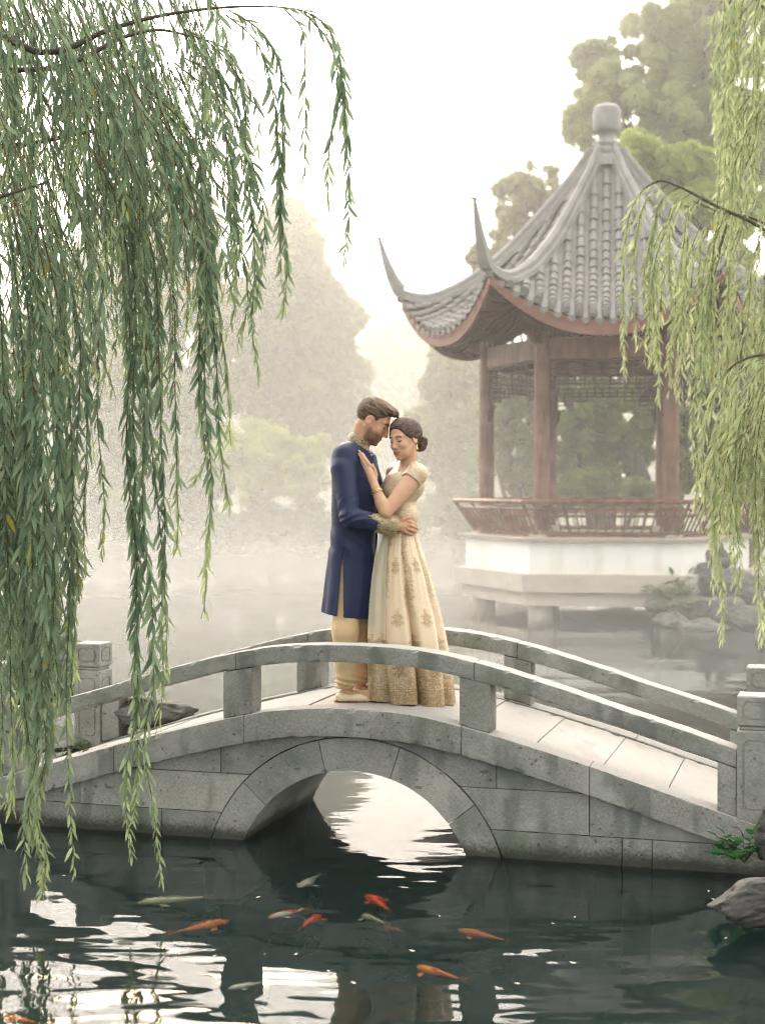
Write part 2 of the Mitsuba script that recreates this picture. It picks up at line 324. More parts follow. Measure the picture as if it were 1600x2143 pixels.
def swept(top, bot, v0, v1, s0, s1, r=.012, gap=.002, amp=.004, seed=0, step=.022):
    """a stone bar that follows the bridge's curve, with worn edges"""
    s0, s1 = s0 + gap, s1 - gap; n = max(4, int((s1 - s0) / step)); S = np.linspace(s0, s1, n)
    prof = []
    nv, nz = 8, 6
    for k in range(nv + 1): prof.append((k / nv, 1.0))
    for k in range(1, nz + 1): prof.append((1.0, 1 - k / nz))
    for k in range(1, nv + 1): prof.append((1 - k / nv, 0.0))
    for k in range(1, nz): prof.append((0.0, k / nz))
    prof = np.array(prof); P = np.zeros((n, len(prof), 3))
    zt, zb = top(S), bot(S)
    for i, (a, b) in enumerate(prof):
        P[:, i, 0] = S; P[:, i, 1] = v0 + a * (v1 - v0); P[:, i, 2] = zb + b * (zt - zb)
    corner = (np.abs(prof[:, 0] - .5) > .499) & (np.abs(prof[:, 1] - .5) > .499)
    c = np.stack([np.full(n, 0), np.full(n, (v0 + v1) / 2), (zt + zb) / 2], -1)
    for i in np.nonzero(corner)[0]:
        d = c[:, 1:] - P[:, i, 1:]; d /= np.abs(d); P[:, i, 1:] += d * r * .25
    W = BW(P)
    nrm = np.zeros_like(P); nrm[..., 1] = np.where(prof[:, 0] == 0, -1, np.where(prof[:, 0] == 1, 1, 0)); nrm[..., 2] = np.where(prof[:, 1] == 1, 1, np.where(prof[:, 1] == 0, -1, 0))
    dis = (meshkit.fbm(W * 9, 3, seed) - .5) * amp * 2 - corner[None, :] * np.clip(meshkit.noise(W * 26, seed + 3) - .62, 0, 1) * .03
    P = P + nrm * dis[..., None]
    W = BW(P); v, f = grid_mesh(W, True); m = len(prof)
    v = np.vstack([v, W[0].mean(0), W[-1].mean(0)]); k = np.arange(m)
    f = np.vstack([f, np.stack([(k + 1) % m, k, np.full(m, n * m)], 1), np.stack([k + (n - 1) * m, (k + 1) % m + (n - 1) * m, np.full(m, n * m + 1)], 1)])
    return v, f[:, ::-1]
NEAR, FAR = 0.0, 1.25
SIDES = [(-.05, .13, -.03, .14), (1.12, 1.30, 1.12, 1.29)]
for side, (b0, b1, r0, r1) in enumerate(SIDES):
    js = [-.62, .33, 1.165, 2.47, 3.19, 4.22] if side == 0 else [-.62, .2, 1.2, 2.5, 3.3, 4.22]
    for i in range(5):
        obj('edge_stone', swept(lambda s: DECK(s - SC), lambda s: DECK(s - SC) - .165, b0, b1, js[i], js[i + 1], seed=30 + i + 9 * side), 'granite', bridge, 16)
    jr = [-.43, 1.11, 2.54, 3.975] if side == 0 else [-.34, 1.16, 2.555, 3.965]
    for i in range(3):
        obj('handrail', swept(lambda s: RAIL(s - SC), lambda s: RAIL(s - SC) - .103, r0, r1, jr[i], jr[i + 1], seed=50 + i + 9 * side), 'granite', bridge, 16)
    ps = [(-.43, -.33), (1.03, 1.205), (2.455, 2.63), (3.875, 3.972)] if side == 0 else [(-.338, -.21), (1.08, 1.25), (2.47, 2.64), (3.87, 3.962)]
    for i, (a, b) in enumerate(ps):
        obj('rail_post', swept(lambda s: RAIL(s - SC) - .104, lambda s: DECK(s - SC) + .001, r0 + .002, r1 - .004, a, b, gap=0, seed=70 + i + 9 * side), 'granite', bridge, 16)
    # newels: shaft, waist, carved head
    for a, top in ([(-.625, .99), (3.976, .965)] if side == 0 else [(-.535, 1.0), (3.966, .985)]):
        w = .19; c = a + w / 2; vv = (r0 + r1) / 2; base = DECK(c - SC) - .012
        def carved(z0, z1, w, panel):
            m = m3.Manifold.cube((w, w, z1 - z0), True).translate((0, 0, (z0 + z1) / 2))
            m = m3.Manifold.hull(m3.Manifold.cube((w - .014, w - .014, z1 - z0), True) + m3.Manifold.cube((w, w, z1 - z0 - .014), True)).translate((0, 0, (z0 + z1) / 2))
            if panel:
                pz0, pz1, px = panel; q = .022
                o = [(-px, pz0 + q), (-px + q, pz0), (px - q, pz0), (px, pz0 + q), (px, pz1 - q), (px - q, pz1), (-px + q, pz1), (-px, pz1 - q)]
                inn = [(x * (1 - .011 / px), zc + (z - zc) * (1 - .022 / (pz1 - pz0))) for x, z in o for zc in [(pz0 + pz1) / 2]]
                ring = m3.CrossSection([o]) - m3.CrossSection([inn])
                g = m3.Manifold.extrude(ring, .012).rotate((90, 0, 0))
                for k in range(4): m = m - g.translate((0, -w / 2 + .006, 0)).rotate((0, 0, 90 * k))
            mm = m.to_mesh(); v = np.array(mm.vert_properties[:, :3])
            return BW(np.stack([c + v[:, 0], vv + v[:, 1], v[:, 2]], -1)), np.array(mm.tri_verts)
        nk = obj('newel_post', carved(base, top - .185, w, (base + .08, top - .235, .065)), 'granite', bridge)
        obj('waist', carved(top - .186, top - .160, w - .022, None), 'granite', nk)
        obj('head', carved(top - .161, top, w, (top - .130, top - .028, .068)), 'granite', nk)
# paving slabs between the kerbs
tj = sorted([SC + k for k in (-2.4, -2.1, -1.78, -1.42, -1.05, -.68, -.31, .06, .31, .68, 1.06, 1.44, 1.80, 2.1, 2.4)])
for i in range(len(tj) - 1):
    dz = rgb_.uniform(-.004, .004)
    obj('paving_slab', swept(lambda s: DECK(s - SC) - .010 + dz, lambda s: DECK(s - SC) - .13, .134, 1.116, tj[i], tj[i + 1], r=.008, gap=.003, amp=.003, seed=100 + i), 'paver', bridge, 16)
# arch ring and spandrel walls
ZC, RI, RO = -.284, .726, .918
angs = [-8, 38.5, 72, 103, 137, 188]
def arch_block(a0, a1, v0, v1, seed):
    """a wedge-shaped arch stone through part of the bridge's width"""
    A = np.radians(np.linspace(a0, a1, 14)); g = .0022
    po = [(SC + .017 + RO * math.cos(a), ZC + RO * math.sin(a)) for a in A]; pi_ = [(SC + .017 + RI * math.cos(a), ZC + RI * math.sin(a)) for a in A[::-1]]
    poly = sg.Polygon(po + pi_).buffer(-g, join_style=2)
    return block(poly, v0, v1, seed)
def block(poly, v0, v1, seed, jit=.0016):
    poly = poly.segmentize(.05)
    c = np.array(poly.exterior.coords)[:-1]; c = c + (meshkit.noise(np.c_[c * 14, 0 * c[:, 0]], seed)[:, None] - .5) * jit * 2
    poly = sg.Polygon(c).buffer(0)
    if poly.geom_type != 'Polygon': poly = max(poly.geoms, key=lambda g: g.area)
    m = trimesh.creation.extrude_polygon(poly, v1 - v0, engine='earcut'); v = np.array(m.vertices)
    return BW(np.stack([v[:, 0], v0 + v[:, 2], v[:, 1]], -1)), np.array(m.faces)[:, ::-1]
for (v0, v1) in ((-.004, .42), (.42, .83), (.83, 1.254)):
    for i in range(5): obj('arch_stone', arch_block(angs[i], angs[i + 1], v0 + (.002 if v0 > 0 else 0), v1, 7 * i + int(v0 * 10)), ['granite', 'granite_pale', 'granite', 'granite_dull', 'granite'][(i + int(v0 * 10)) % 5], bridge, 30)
S = np.linspace(-.75, 4.35, 120)
WALL = sg.Polygon([(s, float(WALLTOP(s)) + .05) for s in S] + [(4.35, -.6), (-.75, -.6)]).difference(sg.Point(SC + .017, ZC).buffer(RO + .002, 96))
courses = [(-.6, .153), (.153, .387), (.387, 1.0)]
joints = [[-.2, .62, 3.362, 3.525], [.08, 3.182, 3.9], [1.0, 2.66]]
for side in (0, 1):
    for (z0, z1), js in zip(courses, joints):
        e = [-.75] + (js if side == 0 else [SC * 2 - j for j in js[::-1]]) + [4.35]
        for a, b in zip(e[:-1], e[1:]):
            piece = sg.box(a, z0, b, z1).intersection(WALL).buffer(-.0028, join_style=2)
            for g in getattr(piece, 'geoms', [piece]):
                if g.area > .004:
                    d = rgb_.uniform(0, .006)
                    obj('wall_stone', block(g, d, .2, int(a * 10) + 5) if side == 0 else block(g, 1.05, 1.25 - d, int(a * 10) + 6), rgb_.choice(['granite', 'granite', 'granite_pale', 'granite_dull']), bridge, 30)
core = WALL.buffer(-.012)
obj('core', cat([block(g, .035, 1.215, 3) for g in getattr(core, 'geoms', [core])]), 'mortar', bridge)
# ---- the pavilion: a hexagon turned to face the camera -----------------------------------------------------
_c = at(1267, 1015, 25.8); PC = np.array([_c[0], _c[1]]); PROT = -math.atan2(_c[0], _c[1])    # front face normal points at the camera
PM = np.array([[math.cos(PROT), -math.sin(PROT)], [math.sin(PROT), math.cos(PROT)]])
def PW(P):
    """pavilion coordinates (x right, y away from the camera, z up) to the world"""
    P = np.asarray(P, float); return np.concatenate([P[..., :2] @ PM.T + PC, P[..., 2:3]], -1)
def pw(m):
    v, f = (np.array(m.vertices), np.array(m.faces)) if hasattr(m, 'vertices') else m
    return PW(v), f
def hexa(R): return np.array([[R * math.cos(math.radians(a)), R * math.sin(math.radians(a))] for a in (240, 300, 0, 60, 120, 180)])   # front-left first, anticlockwise
def prism(R0, z0, R1, z1):
    a, b = hexa(R0), hexa(R1)
    return trimesh.convex.convex_hull(np.vstack([np.c_[a, np.full(6, z0)], np.c_[b, np.full(6, z1)]]))
pav = thing('pavilion', 'hexagonal waterside pavilion with upswept grey tile roof and red-brown columns on a white base', 'pavilion')
RC = 2.01
base = obj('base', pw(prism(2.36, .70, 2.36, 1.20)), 'plaster', pav)
obj('coping', pw(prism(2.49, 1.205, 2.52, 1.255)), 'limestone', base)
obj('ledge', pw(prism(2.56, .42, 2.58, .70)), 'limestone', base); obj('beam', pw(prism(2.44, .20, 2.44, .418)), 'limestone', base)
for x, y in hexa(2.05): obj('pier', pw(lathe([(0.0, -1.0), (.20, -1.0), (.19, .19), (0.0, .19)], 16, (x, y, 0))), 'limestone', base, 40)
for x, y in hexa(RC):
    col = obj('column', pw(lathe([(0, 1.25), (.125, 1.25), (.128, 2.6), (.120, 4.52), (0, 4.52)], 20, (x, y, 0))), 'wood', pav, 40)
    obj('plinth_stone', pw(lathe([(0, 1.256), (.19, 1.256), (.20, 1.30), (.16, 1.36), (0, 1.36)], 20, (x, y, 0))), 'limestone', col, 40)
H = hexa(RC)
def along(k, a, b, z, w, h, off=0.0, r=0.006):
    """a horizontal bar on side k between the fractions a and b, its middle at height z"""
    p, q = H[k], H[(k + 1) % 6]; d = (q - p) / np.linalg.norm(q - p); n = np.array([d[1], -d[0]])
    A = p + (q - p) * a + n * off; Bq = p + (q - p) * b + n * off
    return bar((*A, z), (*Bq, z), w, h, r=r)
def onside(k, t, z, off=0.0):
    p, q = H[k], H[(k + 1) % 6]; d = (q - p) / np.linalg.norm(q - p); n = np.array([d[1], -d[0]])
    return np.array([*(p + (q - p) * t + n * off), z])
for k in range(6):
    obj('lintel', pw(along(k, .058, .942, 4.25, .11, .34)), 'wood', pav)
    lt = obj('lattice', pw(along(k, .062, .938, 4.055, .07, .045)), 'wood_dark', pav)
    # hanging lattice: a dense brick band above, stepped brackets of fretwork below
    def strip(a, b):
        obj('bar', pw(bar(a, b, .028, .026, up=(0, 1, 0) if abs(a[2] - b[2]) > .01 else (0, 0, 1))), 'wood_dark', lt)
    for z in (3.93, 3.83): strip(onside(k, .065, z), onside(k, .935, z))
    nx = 13
    for i in range(nx + 1):
        t = .068 + .864 * i / nx
        if i % 2 == 0: strip(onside(k, t, 4.03), onside(k, t, 3.83))
        low = 3.43 if t < .13 or t > .87 else 3.52 if t < .22 or t > .78 else 3.60 if t < .34 or t > .66 else 3.68
        strip(onside(k, t, 3.83), onside(k, t, low))
    for z, e in ((3.745, .5), (3.68, .5), (3.60, .34), (3.52, .22), (3.43, .13)):
        if e == .5: strip(onside(k, .065, z), onside(k, .935, z))
        else:
            strip(onside(k, .065, z), onside(k, e, z)); strip(onside(k, 1 - e, z), onside(k, .935, z))
    for s in (0, 1):                                             # carved brackets beside the columns
        p = [onside(k, .062 if s == 0 else .938, 3.43), onside(k, .062 if s == 0 else .938, 3.16), onside(k, .075 if s == 0 else .925, 3.20), onside(k, .085 if s == 0 else .915, 3.30), onside(k, .105 if s == 0 else .895, 3.43)]
        d = PW(np.array([0, 0, 0.0])); q = onside(k, .5, 0, .03) - onside(k, .5, 0, 0)
        obj('bracket', pw(trimesh.convex.convex_hull(np.vstack([np.array(p) + q, np.array(p) - q]))), 'wood_dark', lt)
# benches with leaning backs, on five sides (the far right side is the way in)
RB, RT = 2.18, 2.56
for k in range(6):
    if k == 2: continue
    bn = obj('bench', pw(along(k, -.03, 1.03, 1.60, .30, .04, .02)), 'wood', pav)
    a0, a1 = hexa(RB)[k], hexa(RB)[(k + 1) % 6]; b0, b1 = hexa(RT)[k], hexa(RT)[(k + 1) % 6]
    def lean(t, u):
        lo = a0 + (a1 - a0) * t; hi = b0 + (b1 - b0) * t
        return np.array([*(lo + (hi - lo) * u), 1.30 + .53 * u])
    nrm = np.array([(a1 - a0)[1], -(a1 - a0)[0], 0]); nrm /= np.linalg.norm(nrm)
    up = np.array([nrm[0] * .5, nrm[1] * .5, 1]); up /= np.linalg.norm(up)
    for u, h_, w_ in ((0.03, .07, .06), (.78, .035, .04), (1.0, .05, .075)):
        obj('rail', pw(bar(lean(0, u), lean(1, u), w_, h_, up=up, r=.004)), 'wood', bn)
    ns = 16
    for i in range(ns + 1):
        t = i / ns; thick = .05 if i in (0, ns) else (.034 if i % 6 == 4 else .026)
        top = .99 if i in (0, ns) or i % 6 == 4 else .775
        obj('slat', pw(bar(lean(t, .06), lean(t, top), thick, .03, up=nrm)), 'wood', bn)
obj('floor', pw(prism(2.46, 1.25, 2.46, 1.262)), 'limestone', pav)
# brackets and the dark boarded soffit
for x, y in H:
    d = np.array([x, y]) / RC; o = obj('eave_bracket', pw(bar((*(d * 1.7), 4.50), (*(d * 2.55), 4.78), .12, .16, r=.01)), 'wood_dark', pav)
    obj('carved_end', pw(trimesh.convex.convex_hull(np.array([(*(d * r_ + np.array([-d[1], d[0]]) * w_), z_) for r_, z_ in ((2.12, 4.30), (2.12, 4.52), (2.36, 4.50), (2.30, 4.38)) for w_ in (-.05, .05)]))), 'wood', o)
# roof: r = distance from the axis along a ridge, u = -1..1 across a facet
RE = 3.46
_ridge = Pchip([.20, .45, .8, 1.3, 1.9, 2.5, 3.0, RE, 3.75], [7.62, 7.27, 6.85, 6.30, 5.74, 5.36, 5.22, 5.33, 5.66])
_mid = Pchip([.20, .45, .8, 1.3, 1.9, 2.5, 3.0, RE, 3.75], [7.55, 7.14, 6.62, 6.02, 5.44, 5.02, 4.76, 4.60, 4.52])
def roof_pt(k, r, u, lift=0.0):
    """a point of facet k: at ridge distance r and u across"""
    c, d = hexa(1.0)[k], hexa(1.0)[(k + 1) % 6]; r, u = np.broadcast_arrays(np.asarray(r, float), np.asarray(u, float))
    flare = 1 + .010 * np.abs(u) ** 4 * np.clip((r - 1.5) / 2, 0, 1)          # corners reach further out
    xy = (c * (1 - u[..., None]) / 2 + d * (1 + u[..., None]) / 2) * (r * flare)[..., None]
    w = np.abs(u) ** 2.3; z = _mid(r) * (1 - w) + _ridge(r) * w
    return np.concatenate([xy, (z + lift)[..., None]], -1)
roof = obj('roof', pw(cat([grid_mesh(roof_pt(k, *np.meshgrid(np.linspace(.2, RE, 26), np.linspace(-1, 1, 25), indexing='ij'), -.02)) for k in range(6)])), 'roof_tile', pav, smooth=30)
sof = []
for k in range(6):
    r, u = np.meshgrid(np.linspace(1.6, RE - .05, 8), np.linspace(-1, 1, 21), indexing='ij')
    P = roof_pt(k, r, u, -.16); P[..., 2] = np.maximum(P[..., 2], 4.40); v, f = grid_mesh(P); sof.append((v, f[:, ::-1]))
obj('soffit', pw(cat(sof)), 'wood_dark', pav, smooth=30)
for k in range(6):                                              # rafters seen from below
    for i in range(11):
        u = -.9 + 1.8 * i / 10; P = roof_pt(k, np.linspace(1.9, RE - .08, 6), np.full(6, u), -.20); P[:, 2] = np.maximum(P[:, 2], 4.36)
        obj('rafter', pw(tube(P, .03, 5)), 'wood_dark', pav)
    u = np.linspace(-1, 1, 33)                                   # red-brown fascia board under the tiles
    R_ = RE - .02; top = roof_pt(k, np.full(33, R_), u, -.045); h_ = .15 + .08 * (1 - np.abs(u) ** 2) ; low = top.copy(); low[:, 2] -= h_
    inn = roof_pt(k, np.full(33, R_ - .06), u, -.045); inl = inn.copy(); inl[:, 2] = low[:, 2] + .005
    obj('fascia_board', pw(grid_mesh(np.stack([inn, top, low, inl], 0)[::-1])), 'fascia', pav, smooth=50)
# tube tiles: rows run straight down each facet, each row a chain of overlapping half-round tiles
def facet_rows(k, n=17):
    rows = []
    for i in range(n):
        x = -1 + (2 * i + 1) / n                                 # across the eave
        us = []
        r = RE + .03
        while r > .3:
            u = x * RE / r                                       # rows stay parallel: nearer the top they meet the ridges
            if abs(u) > .97: break
            us.append((r, u)); r -= .165
        rows.append(us)
    return rows
def half_tile(A, B_, side, upn, w0, w1, seed):
    """a half-round tile from A (low end) to B"""
    n = 7; an = np.linspace(0, np.pi, n); out = []
    for P, w in ((A, w0), (B_, w1)): out.append(P + np.cos(an)[:, None] * side * w + np.sin(an)[:, None] * upn * w * 1.05)
    v = np.vstack(out + [A[None]]); f = []
    for i in range(n - 1): f += [(i, i + 1, n + i + 1), (i, n + i + 1, n + i), (2 * n, i + 1, i)]
    return v, np.array(f)
tiles, rest, pans = [], [], []
trg = np.random.default_rng(8)
for k in range(6):
    for row in facet_rows(k):
        for (r, u), (r2, u2) in zip(row[:-1], row[1:]):
            A, B_ = roof_pt(k, np.array([r, r2 - .03]), np.array([u, u * r / (r2 - .03)]), .0)
            d = B_ - A; d /= np.linalg.norm(d); c, e = hexa(1.0)[k], hexa(1.0)[(k + 1) % 6]; side = np.array([*(e - c), 0]); side /= np.linalg.norm(side)
            upn = np.cross(side, d); upn /= np.linalg.norm(upn); upn *= np.sign(upn[2])
            A = A + upn * .012 + trg.normal(0, .004, 3); B_ = B_ + upn * -.012
            m = half_tile(A, B_, side, upn, .070, .060, 0)
            (tiles if (k in (0, 5) and len(tiles) < 298) else rest).append(m)
    # flat pan tiles between the rows, stepped like shingles
    u = np.linspace(-1, 1, 27)
for m in tiles: obj('tube_tile', pw(m), 'roof_tile', roof, 50)
tag(obj('back_tiles', pw(cat(rest)), 'roof_tile', roof, 50), kind='stuff')
for k in (0, 5):                                                # drip tiles along the eave
    for i in range(18):
        x = -1 + 2 * (i + .02) / 17 if i < 17 else .985
        if abs(x) > .99: x = math.copysign(.985, x)
        P = roof_pt(k, np.array([RE + .04]), np.array([x]), -.01)[0]; c, e = hexa(1.0)[k], hexa(1.0)[(k + 1) % 6]; s = np.array([*(e - c), 0]); s /= np.linalg.norm(s); o = np.array([s[1], -s[0], 0])
        pts = [P - s * .062, P + s * .062, P + s * .05 + [0, 0, -.06], P + [0, 0, -.10], P - s * .05 + [0, 0, -.06]]
        obj('drip_tile', pw(trimesh.convex.convex_hull(np.vstack([pts, np.array(pts) + o * .02]))), 'roof_tile', roof)
# ridges: a thick rounded ridge with a raised roll, sweeping up into the corner horn
def ridge_line(k, n=40):
    d = hexa(1.0)[k]; r = np.concatenate([np.linspace(.16, RE, n - 12), np.linspace(RE + .05, 3.93, 12)])
    z = np.where(r <= RE, _ridge(np.minimum(r, RE)), 0); e = np.clip((r - RE) / (3.93 - RE), 0, 1)
    rr = np.where(r <= RE, r * 1.0 + .010 * r * np.clip((r - 1.5) / 2, 0, 1), RE * 1.01 + .38 * e ** .85); z = np.where(r <= RE, z, 5.33 + .30 * e + .70 * e ** 1.7)
    return np.stack([d[0] * rr, d[1] * rr, z], -1), d, np.where(r <= RE, 0, e)
for k in range(6):
    P, d, e = ridge_line(k); side = np.array([-d[1], d[0], 0])
    t = np.gradient(P, axis=0); t /= np.linalg.norm(t, axis=1, keepdims=True); up = np.cross(t, side); up *= np.sign(up[:, 2:])
    w = np.where(e > 0, .085 * (1 - e) ** .7 + .018, .105 - .03 * np.clip((np.arange(len(e)) - 18) / 10, 0, 1)); hgt = np.where(e > 0, .15 * (1 - e) ** .8 + .026, .15 - .05 * np.clip((np.arange(len(e)) - 18) / 10, 0, 1))
    w = w * np.clip(.55 + np.linspace(0, 1, len(P)) * 1.6, .55, 1)
    prof = [(-1, -.3), (-.95, .25), (-.6, .35), (-.55, .75), (-.62, .85), (-.35, 1.15), (0, 1.25), (.35, 1.15), (.62, .85), (.55, .75), (.6, .35), (.95, .25), (1, -.3)]
    G = np.stack([P + side * (a * w)[:, None] + up * (b * hgt)[:, None] for a, b in prof], 1)
    v, f = grid_mesh(G, True); m = len(prof); v = np.vstack([v, G[-1].mean(0)]); q = np.arange(m)
    f = np.vstack([f, np.stack([(len(P) - 1) * m + q, (len(P) - 1) * m + (q + 1) % m, np.full(m, len(v) - 1)], 1)])
    rd = obj('ridge', pw((v, f)), 'ridge_tile', roof, 35)
    tip = P[-1]; obj('horn_tip', pw(trimesh.convex.convex_hull(np.array([tip + side * sx * .035 + d3 * .09 + [0, 0, z] for sx in (-1, 1) for d3 in (np.array([*d, 0]) * 1, np.array([*d, 0]) * -.6) for z in (0, .022)]))), 'ridge_tile', rd)
    for j, (rr, zz) in enumerate(((3.30, -.10), (3.45, -.06))):                   # stepped ornament under the horn
        q_ = np.array([*(d * (RE * 1.01 - .05 + .06 * j)), 5.20 + .12 * j]); obj('horn_step', pw(trimesh.convex.convex_hull(np.array([q_ + side * sx * .05 + np.array([*d, 0]) * a + [0, 0, z] for sx in (-1, 1) for a, z in ((0, 0), (.10, .03), (.08, .09), (0, .10))]))), 'ridge_tile', rd)
obj('finial', pw(lathe([(0, 7.42), (.34, 7.42), (.29, 7.58), (.235, 7.62), (.255, 7.66), (.255, 7.71), (.215, 7.73), (.215, 7.77), (.235, 7.79), (.235, 7.83), (.19, 7.86), (.15, 7.92), (.15, 7.98), (.20, 8.01), (.225, 8.05), (.238, 8.13), (.238, 8.34), (.22, 8.42), (.17, 8.47), (.09, 8.495), (0, 8.50)], 28)), 'ridge_tile', roof, 30)
# ---- the roofed walk that leaves the pavilion on the right
gal = thing('gallery', 'low cream-walled open gallery with wooden bench rail running off behind the right-hand willow', 'gallery')
g0, g1 = np.array([5.35, 26.3]), np.array([9.6, 27.4])
gd = (g1 - g0) / np.linalg.norm(g1 - g0); gn = np.array([gd[1], -gd[0]])
def GP(s, o, z): return np.array([*(g0 + gd * s + gn * o), z])
def gbar(s0, s1, o0, z0, o1, z1, w, h, name, m, par): return obj(name, bar(GP(s0, o0, z0), GP(s1, o1, z1), w, h, up=(0, 0, 1) if abs(s1 - s0) > .1 else (*gd, 0)), m, par)
wl = gbar(-.05, 4.3, 0, .83, 0, .83, .5, .74, 'wall', 'plaster', gal)
gbar(-.05, 4.3, 0, .30, 0, .30, .66, .32, 'footing', 'limestone', gal); gbar(-.08, 4.3, 0, 1.23, 0, 1.23, .60, .05, 'coping', 'limestone', gal)
for u in (0.0, .75, 1.0): gbar(.05, 4.2, .12 + .3 * u, 1.32 + .5 * u, .12 + .3 * u, 1.32 + .5 * u, .06, .055, 'rail', 'wood', gal)
for i in range(34): gbar(.1 + i * .123, .1 + i * .123 + .001, .12, 1.30, .36, 1.70, .028, .03, 'slat', 'wood', gal)
for s in (.95, 3.2): gbar(s, s + .001, .36, .55, .36, 3.4, .11, .11, 'post', 'wood', gal)
gbar(-.2, 4.3, .36, 3.5, .36, 3.5, .12, .26, 'beam', 'wood_dark', gal)
rf = obj('roof', cat([trimesh.convex.convex_hull(np.array([GP(s, o, z) for s in (-.3, 4.4) for o, z in ((1.1, 3.62), (1.1, 3.70), (-.3, 4.35), (-.3, 4.43))])), trimesh.convex.convex_hull(np.array([GP(s, o, z) for s in (-.3, 4.4) for o, z in ((-1.7, 3.62), (-1.7, 3.70), (-.302, 4.35), (-.302, 4.43))]))]), 'roof_tile', gal)
for i in range(19): obj('tube_tile', tube([GP(-.2 + .245 * i, 1.12, 3.70), GP(-.2 + .245 * i, -.28, 4.45)], .07, 8), 'roof_tile', rf, 40)
# ---- leaves --------------------------------------------------------------------------------------------
def leaf_template(fold=.25, curl=.18, ns=4, w=.095):
    """a narrow willow leaf along +x, 1 long: stations of left, middle, right"""
    x = np.linspace(0, 1, ns + 2)[1:-1]; hw = w * np.sin(np.pi * x ** .8) ** .9
    v = [(0, 0, 0)]
    for a, b in zip(x, hw):
        z = -curl * a * a
        v += [(a, b, z + fold * b), (a, 0, z), (a, -b, z + fold * b)]
    v.append((1, 0, -curl)); f = [(0, 2, 1), (0, 3, 2)]
    for i in range(ns - 1):
        o = 1 + 3 * i
        f += [(o, o + 1, o + 4), (o, o + 4, o + 3), (o + 1, o + 2, o + 5), (o + 1, o + 5, o + 4)]
    o = 1 + 3 * (ns - 1); t = len(v) - 1
    f += [(o, o + 1, t), (o + 1, o + 2, t)]
    return np.array(v, float), np.array(f)
LEAFV, LEAFF = leaf_template()
def frames(d, roll):
    """right-handed frames with x along d, turned by roll"""
    d = d / np.linalg.norm(d, axis=1, keepdims=True); r = np.where(np.abs(d[:, 2:]) < .95, [[0, 0, 1.0]], [[1.0, 0, 0]])
    y = np.cross(r, d); y /= np.linalg.norm(y, axis=1, keepdims=True); z = np.cross(d, y)
    c, s = np.cos(roll)[:, None], np.sin(roll)[:, None]
    return np.stack([d, y * c + z * s, -y * s + z * c], -1)
def leaves(pos, dirs, size, roll, col, tv=LEAFV, tf=LEAFF):
    """all the leaves as arrays: vertices (n, k, 3), colours (n, k, 3)"""
    R = frames(dirs, roll); V = np.einsum('nij,kj->nki', R, tv) * size[:, None, None] + pos[:, None]
    return V, np.repeat(col[:, None], len(tv), 1)
def leaf_obj(name, V, C, m, parent, tf=LEAFF):
    n, k = V.shape[:2]; F = (tf[None] + (np.arange(n) * k)[:, None, None]).reshape(-1, 3)
    return obj(name, (V.reshape(-1, 3), F), m, parent, True, color=np.clip(C.reshape(-1, 3), 0, 1))
prg = np.random.default_rng(77)

def twig_with_leaves(tree, path, rad, step, size, tone, dens=1.0, single=0, spread=.45, twin=.0):
    """a hanging willow twig (one part) with its leaves; the first `single` leaves by size are parts of their own"""
    n = max(6, int(np.linalg.norm(np.diff(path, axis=0), axis=1).sum() / .05)); P = spline(path, n)
    P = P + np.c_[.010 * np.sin(np.linspace(0, prg.uniform(6, 14), n) + prg.uniform(0, 6)), .010 * np.sin(np.linspace(0, prg.uniform(6, 14), n)), 0 * np.linspace(0, 1, n)]
    tw = obj('hanging_twig', tube(P, np.linspace(rad, rad * .35, n), 4, False), 'twig', tree, True)
    L = np.r_[0, np.cumsum(np.linalg.norm(np.diff(P, axis=0), axis=1))]; m = max(4, int(L[-1] / step * dens))
    s = np.sort(np.clip(np.linspace(.02, .995, m) + prg.normal(0, .3 / m, m), 0, 1)) * L[-1]
    pos = np.stack([np.interp(s, L, P[:, k]) for k in range(3)], -1); i = np.clip(np.searchsorted(L, s), 1, n - 1); t = P[i] - P[i - 1]; t /= np.linalg.norm(t, axis=1, keepdims=True)
    az = np.arange(m) * 2.4 + prg.normal(0, .5, m); a = np.cross(t, [[.3, 1, .1]]); a /= np.linalg.norm(a, axis=1, keepdims=True); b = np.cross(t, a)
    out = np.cos(az)[:, None] * a + np.sin(az)[:, None] * b
    sp = np.abs(prg.normal(spread, .16, m)); d = t * np.cos(sp)[:, None] + out * np.sin(sp)[:, None]; d[:, 2] -= .35 * np.linalg.norm(t[:, :2], axis=1)
    u = s / L[-1]; sz = size * prg.uniform(.72, 1.15, m) * np.clip(.62 + 1.1 * u, 0, 1) * np.clip(1.45 - u * .85, .4, 1)
    k = prg.uniform(0, 1, (m, 1)); young = np.clip((u - .72) / .28, 0, 1)[:, None] * prg.uniform(.3, 1)
    c0, c1, c2 = (np.array(q) for q in tone)
    col = (c0 * (1 - k) + c1 * k) * (1 - .7 * young) + c2 * .7 * young; col *= prg.uniform(.72, 1.2, (m, 1))
    yel = prg.uniform(0, 1, m) < .006; col[yel] = [.34, .31, .08]
    V, C = leaves(pos, d, sz, prg.normal(0, .9, m), col)
    o = np.argsort(-sz); big, small = o[:single], o[single:]
    for q in big: leaf_obj('leaf', V[q:q + 1], C[q:q + 1], 'leaf', tw)
    if len(small): tag(leaf_obj('foliage', V[small], C[small], 'leaf', tw), kind='stuff')
    return tw

